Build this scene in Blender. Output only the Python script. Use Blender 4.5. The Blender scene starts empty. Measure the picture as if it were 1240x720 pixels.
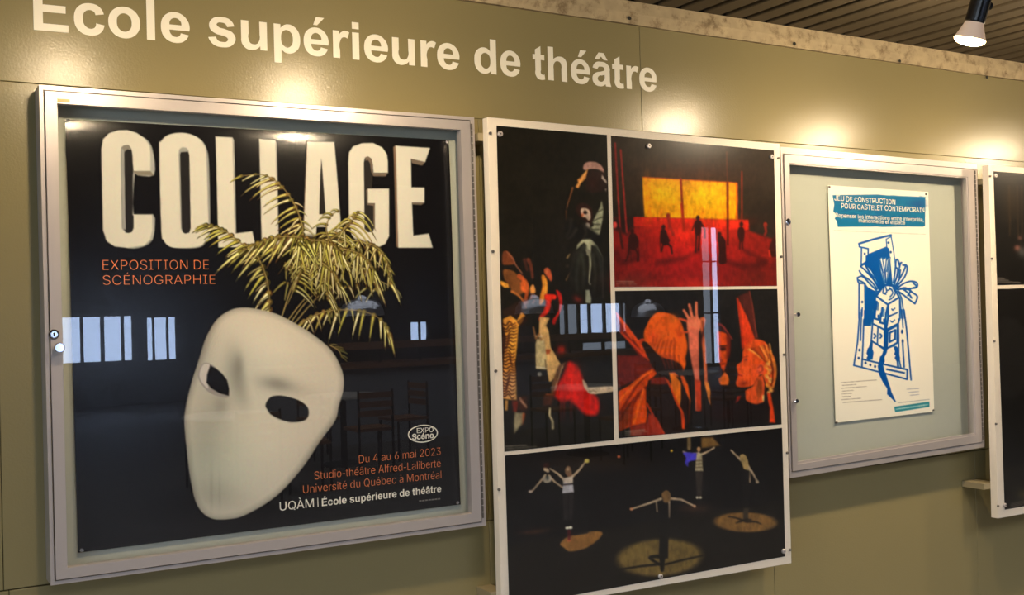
import bpy, math, random, json
import numpy as np
from mathutils import Vector, Matrix

# ------------------------------------------------------------------ camera
C = bpy.context.scene.collection
SC = bpy.context.scene
IW, IH, FPX = 1240.0, 720.0, 1280.0
YAW, PITCH, ROLL = .5384, .0115, -.0271
CAM = np.array([-.32625, -2.9, -.74588])      # the display wall is the plane y = 0, metres; z = 0 is the lettering's baseline
_f = np.array([math.sin(YAW)*math.cos(PITCH), math.cos(YAW)*math.cos(PITCH), math.sin(PITCH)])
_r = np.array([math.cos(YAW), -math.sin(YAW), 0.]); _u = np.cross(_r, _f)
RT = math.cos(ROLL)*_r + math.sin(ROLL)*_u; UP = -math.sin(ROLL)*_r + math.cos(ROLL)*_u
cam = bpy.data.cameras.new('camera'); camo = bpy.data.objects.new('camera', cam); C.objects.link(camo)
camo.matrix_world = Matrix(((RT[0], UP[0], -_f[0], CAM[0]), (RT[1], UP[1], -_f[1], CAM[1]), (RT[2], UP[2], -_f[2], CAM[2]), (0, 0, 0, 1)))
cam.sensor_width = 36; cam.lens = FPX/IW*36; cam.clip_start = .05; cam.clip_end = 200
SC.camera = camo

# ------------------------------------------------------------------ light and exposure
world = bpy.data.worlds.new('world'); SC.world = world; world.use_nodes = True
bg = world.node_tree.nodes['Background']; bg.inputs[0].default_value = (.62, .76, 1., 1); bg.inputs[1].default_value = .6
SC.view_settings.view_transform = 'Standard'; SC.view_settings.look = 'None'
SC.view_settings.gamma = 1; SC.view_settings.use_curve_mapping = False
SC.view_settings.exposure = 0.0
SPOT_W = 41.0          # one warm reflector bulb of the lighting track
FILL_LEFT_W = 350.0         # added fill, let in by an invented glazing in the left wall
FILL_SKY_W = 760.0        # added fill from above, through an invented skylight over the hall
WIN_E = 11.0           # sky brightness seen in the far window panes
FLOOR, TOP, HALL_TOP = -2.35, .305, 2.0

def area(name, loc, rot, sx, sy, w, col):
    l = bpy.data.lights.new(name, 'AREA'); l.shape = 'RECTANGLE'; l.size = sx; l.size_y = sy; l.energy = w; l.color = col
    o = bpy.data.objects.new(name, l); o.location = loc; o.rotation_euler = rot; C.objects.link(o); return o
# unseen fill lights, added outside the left wall and above the hall ceiling
area('fill_left', (-5.3, -6.5, -.6), (0, -math.pi/2, 0), 2.6, 8.0, FILL_LEFT_W, (.74, .86, 1.))
area('fill_skylight', (3.0, -6.0, 2.35), (0, 0, 0), 11.0, 5.4, FILL_SKY_W, (.94, .95, 1.))

# ------------------------------------------------------------------ geometry helpers
def ray(px, py): return _f + RT*(px - IW/2)/FPX - UP*(py - IH/2)/FPX
def P(px, py, y=0.):
    "point of the vertical plane at depth y that was measured at this spot of the photograph"
    d = ray(px, py); return CAM + d*((y - CAM[1])/d[1])
def pr(X):
    d = np.asarray(X, float) - CAM; z = d @ _f
    return IW/2 + FPX*(d @ RT)/z, IH/2 - FPX*(d @ UP)/z
def Q(corners, y): return [P(a, b, y) for a, b in corners]     # TL TR BR BL

def origin(o):
    v = Vector((0, 0, 0))
    while o: v += o.location; o = o.parent
    return v
def mesh_obj(name, verts, faces, m, parent=None, loc=None, smooth=False):
    "verts in world space"
    me = bpy.data.meshes.new(name)
    org = origin(parent) if parent else Vector((0, 0, 0))
    if loc is not None: org = org + (Vector(loc) - org)
    V = np.asarray(verts, float) - np.array(org)
    me.from_pydata([tuple(v) for v in V], [], faces)
    if m: me.materials.append(m)
    if smooth: me.polygons.foreach_set('use_smooth', [True]*len(me.polygons))
    o = bpy.data.objects.new(name, me); C.objects.link(o)
    if parent: o.parent = parent
    if loc is not None: o.location = Vector(loc) - (origin(parent) if parent else Vector((0, 0, 0)))
    return o
def thing(name, label, cat, loc, group=None):
    o = bpy.data.objects.new(name, None); C.objects.link(o); o.location = loc; o.empty_display_size = .05
    o['label'] = label; o['category'] = cat
    if group: o['group'] = group
    return o
def tag(o, label=None, cat=None, group=None, kind=None):
    for k, v in (('label', label), ('category', cat), ('group', group), ('kind', kind)):
        if v: o[k] = v
    return o
class MB:
    def __init__(s): s.v = []; s.f = []
    def add(s, v, f):
        n = len(s.v); s.v += [tuple(map(float, p)) for p in v]; s.f += [tuple(i + n for i in q) for q in f]; return s
    def box(s, x0, x1, y0, y1, z0, z1):
        return s.add([(x0,y0,z0),(x1,y0,z0),(x1,y1,z0),(x0,y1,z0),(x0,y0,z1),(x1,y0,z1),(x1,y1,z1),(x0,y1,z1)],
                     [(0,3,2,1),(4,5,6,7),(0,1,5,4),(1,2,6,5),(2,3,7,6),(3,0,4,7)])
    def bbox(s, x0, x1, y0, y1, z0, z1, b=.002):
        "box with chamfered edges facing the room (-y side)"
        v = [(x0,y1,z0),(x1,y1,z0),(x1,y1,z1),(x0,y1,z1),(x0,y0+b,z0),(x1,y0+b,z0),(x1,y0+b,z1),(x0,y0+b,z1),
             (x0+b,y0,z0+b),(x1-b,y0,z0+b),(x1-b,y0,z1-b),(x0+b,y0,z1-b)]
        f = [(0,3,2,1)]
        for i in range(4):
            j = (i+1) % 4; f += [(i, j, 4+j, 4+i), (4+i, 4+j, 8+j, 8+i)]
        return s.add(v, f + [(8,9,10,11)])
    def prism(s, front, back):
        n = len(front); return s.add(list(front)+list(back), [tuple(range(n)), tuple(range(2*n-1, n-1, -1))] + [(i, n+i, n+(i+1) % n, (i+1) % n) for i in range(n)])
    def lathe(s, c, axis, prof, n=20, cap=True):
        a = Vector(axis).normalized(); u = a.orthogonal().normalized(); w = a.cross(u); c = Vector(c); b = len(s.v)
        for t, r in prof:
            for k in range(n):
                q = c + a*t + (u*math.cos(2*math.pi*k/n) + w*math.sin(2*math.pi*k/n))*r; s.v.append(tuple(q))
        for i in range(len(prof)-1):
            for k in range(n):
                s.f.append((b+i*n+k, b+i*n+(k+1) % n, b+(i+1)*n+(k+1) % n, b+(i+1)*n+k))
        if cap: s.f.append(tuple(b+k for k in range(n))[::-1]); s.f.append(tuple(b+(len(prof)-1)*n+k for k in range(n)))
        return s
    def build(s, name, m, parent=None, loc=None, smooth=False): return mesh_obj(name, s.v, s.f, m, parent, loc, smooth)

# ------------------------------------------------------------------ materials
def lin(c): return tuple(((x/255)/12.92 if x/255 <= .04045 else ((x/255+.055)/1.055)**2.4) for x in c)
def mat(name, rgb, rough=.5, metal=0., spec=.5, bump=0., bscale=200., var=0., vscale=3., coat=0., emit=None, es=0., dark=None, dscale=8.):
    m = bpy.data.materials.new(name); m.use_nodes = True; nt = m.node_tree; b = nt.nodes['Principled BSDF']
    c = lin(rgb)
    b.inputs['Base Color'].default_value = (*c, 1); b.inputs['Roughness'].default_value = rough; b.inputs['Metallic'].default_value = metal
    b.inputs['Specular IOR Level'].default_value = spec; b.inputs['Coat Weight'].default_value = coat
    tc = nt.nodes.new('ShaderNodeTexCoord')
    if var or dark:
        n = nt.nodes.new('ShaderNodeTexNoise'); n.inputs['Scale'].default_value = vscale; n.inputs['Detail'].default_value = 6
        nt.links.new(tc.outputs['Object'], n.inputs['Vector'])
        mx = nt.nodes.new('ShaderNodeMix'); mx.data_type = 'RGBA'
        mx.inputs['A'].default_value = (*[x*(1-var) for x in c], 1); mx.inputs['B'].default_value = (*[min(1, x*(1+var)) for x in c], 1)
        nt.links.new(n.outputs['Fac'], mx.inputs['Factor']); out = mx.outputs['Result']
        if dark:
            n2 = nt.nodes.new('ShaderNodeTexNoise'); n2.inputs['Scale'].default_value = dscale; n2.inputs['Detail'].default_value = 9; n2.inputs['Roughness'].default_value = .7
            nt.links.new(tc.outputs['Object'], n2.inputs['Vector'])
            r = nt.nodes.new('ShaderNodeMapRange'); r.inputs['From Min'].default_value = .5; r.inputs['From Max'].default_value = .64
            nt.links.new(n2.outputs['Fac'], r.inputs['Value'])
            m2 = nt.nodes.new('ShaderNodeMix'); m2.data_type = 'RGBA'; m2.inputs['B'].default_value = (*lin(dark), 1)
            nt.links.new(out, m2.inputs['A']); nt.links.new(r.outputs['Result'], m2.inputs['Factor']); out = m2.outputs['Result']
        nt.links.new(out, b.inputs['Base Color'])
    if bump:
        n = nt.nodes.new('ShaderNodeTexNoise'); n.inputs['Scale'].default_value = bscale; n.inputs['Detail'].default_value = 4
        nt.links.new(tc.outputs['Object'], n.inputs['Vector'])
        bp = nt.nodes.new('ShaderNodeBump'); bp.inputs['Strength'].default_value = bump; bp.inputs['Distance'].default_value = .001
        nt.links.new(n.outputs['Fac'], bp.inputs['Height']); nt.links.new(bp.outputs['Normal'], b.inputs['Normal'])
    if emit: b.inputs['Emission Color'].default_value = (*lin(emit), 1); b.inputs['Emission Strength'].default_value = es
    return m
def print_mat(name, rough, spec=.5, bump=0.):
    "ink on paper: colour carried by the mesh's own colour layer"
    m = mat(name, (128, 128, 128), rough, spec=spec, bump=bump, bscale=14.); nt = m.node_tree
    a = nt.nodes.new('ShaderNodeVertexColor'); a.layer_name = 'ink'
    nt.links.new(a.outputs['Color'], nt.nodes['Principled BSDF'].inputs['Base Color'])
    return m
def glass_mat(name, tint=(.985, .985, .982), ior=1.5, rough=.0):
    m = bpy.data.materials.new(name); m.use_nodes = True; nt = m.node_tree; nt.nodes.remove(nt.nodes['Principled BSDF'])
    t = nt.nodes.new('ShaderNodeBsdfTransparent'); t.inputs[0].default_value = (*tint, 1)
    g = nt.nodes.new('ShaderNodeBsdfGlossy'); g.inputs['Roughness'].default_value = rough
    # Schlick reflectance, the same from both sides of the thin sheet
    lw = nt.nodes.new('ShaderNodeLayerWeight'); lw.inputs[0].default_value = .5; f0 = ((ior-1)/(ior+1))**2
    pw = nt.nodes.new('ShaderNodeMath'); pw.operation = 'POWER'; pw.inputs[1].default_value = 5; nt.links.new(lw.outputs['Facing'], pw.inputs[0])
    fr = nt.nodes.new('ShaderNodeMath'); fr.operation = 'MULTIPLY_ADD'; fr.inputs[1].default_value = 1-f0; fr.inputs[2].default_value = f0; nt.links.new(pw.outputs[0], fr.inputs[0])
    mx = nt.nodes.new('ShaderNodeMixShader')
    nt.links.new(fr.outputs[0], mx.inputs[0]); nt.links.new(t.outputs[0], mx.inputs[1]); nt.links.new(g.outputs[0], mx.inputs[2])
    nt.links.new(mx.outputs[0], nt.nodes['Material Output'].inputs[0]); return m

M = dict(
    wall=mat('olive_satin_paint', (138, 126, 87), .25, spec=.42, bump=.45, bscale=160., var=.04, vscale=2.),
    gap=mat('dark_joint', (40, 38, 30), .9),
    letter=mat('cream_vinyl', (244, 236, 214), .45),
    concrete=mat('bare_concrete', (176, 156, 120), .9, bump=1., bscale=60., var=.3, vscale=22., dark=(126, 106, 76), dscale=17.),
    slat=mat('brown_ceiling_slat', (70, 59, 41), .6, var=.12, vscale=5.),
    void=mat('black_ceiling_void', (12, 11, 9), .9),
    alu=mat('satin_aluminium', (188, 179, 175), .36, metal=.45, spec=.5, var=.03, vscale=30.),
    alu_dark=mat('grey_hinge_metal', (120, 114, 108), .4, metal=.7),
    chrome=mat('polished_chrome', (215, 215, 220), .12, metal=1.),
    keyhole=mat('black_slot', (8, 8, 8), .6),
    cork=mat('grey_green_cloth_backing', (180, 184, 172), .85, bump=.5, bscale=900., var=.05, vscale=60.),
    board=mat('white_display_board', (238, 226, 208), .5),
    black=mat('black_satin_metal', (24, 24, 25), .25, spec=.6),
    bulbcone=mat('frosted_bulb_collar', (225, 215, 205), .35, emit=(255, 200, 150), es=.25),
    bulb=mat('glowing_bulb_face', (255, 240, 210), .3, emit=(255, 214, 150), es=30.),
    glass=glass_mat('window_glass'), acrylic=glass_mat('clear_acrylic', (.985, .985, .985), 1.47),
    poster=print_mat('poster_print', .19, spec=.4, bump=.10), photo=print_mat('photo_print', .28, spec=.25),
    paper=mat('cream_poster_paper', (246, 236, 208), .6),
    tape=mat('masking_tape', (208, 186, 130), .7),
    steel=mat('brushed_steel_dome', (225, 230, 240), .3, metal=1.),
    floor=mat('worn_grey_floor', (78, 74, 70), .55, var=.08, vscale=2.),
    floor2=mat('bounce_passage_floor', (98, 90, 78), .7, var=.05, vscale=3.),
    darkwall=mat('dark_brown_wall', (34, 30, 28), .7),
    frame=mat('dark_window_frame', (22, 22, 24), .5),
    pane=mat('bright_sky_pane', (200, 215, 235), .2, emit=(190, 214, 255), es=WIN_E),
    pane_dim=mat('shaded_sky_pane', (150, 160, 170), .2, emit=(190, 205, 225), es=WIN_E*.3),
    bracket=mat('beige_painted_steel', (150, 136, 104), .5),
    counter=mat('grey_counter_laminate', (120, 122, 128), .5),
    wood=mat('worn_wood', (120, 78, 46), .45, var=.2, vscale=12.),
    tabletop=mat('pale_laminate', (190, 186, 178), .3),
)
INK = {}
def ink_flat(name, rgb, rough=.4):
    k = (name, rgb)
    if k not in INK: INK[k] = mat(name, rgb, rough)
    return INK[k]

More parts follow.
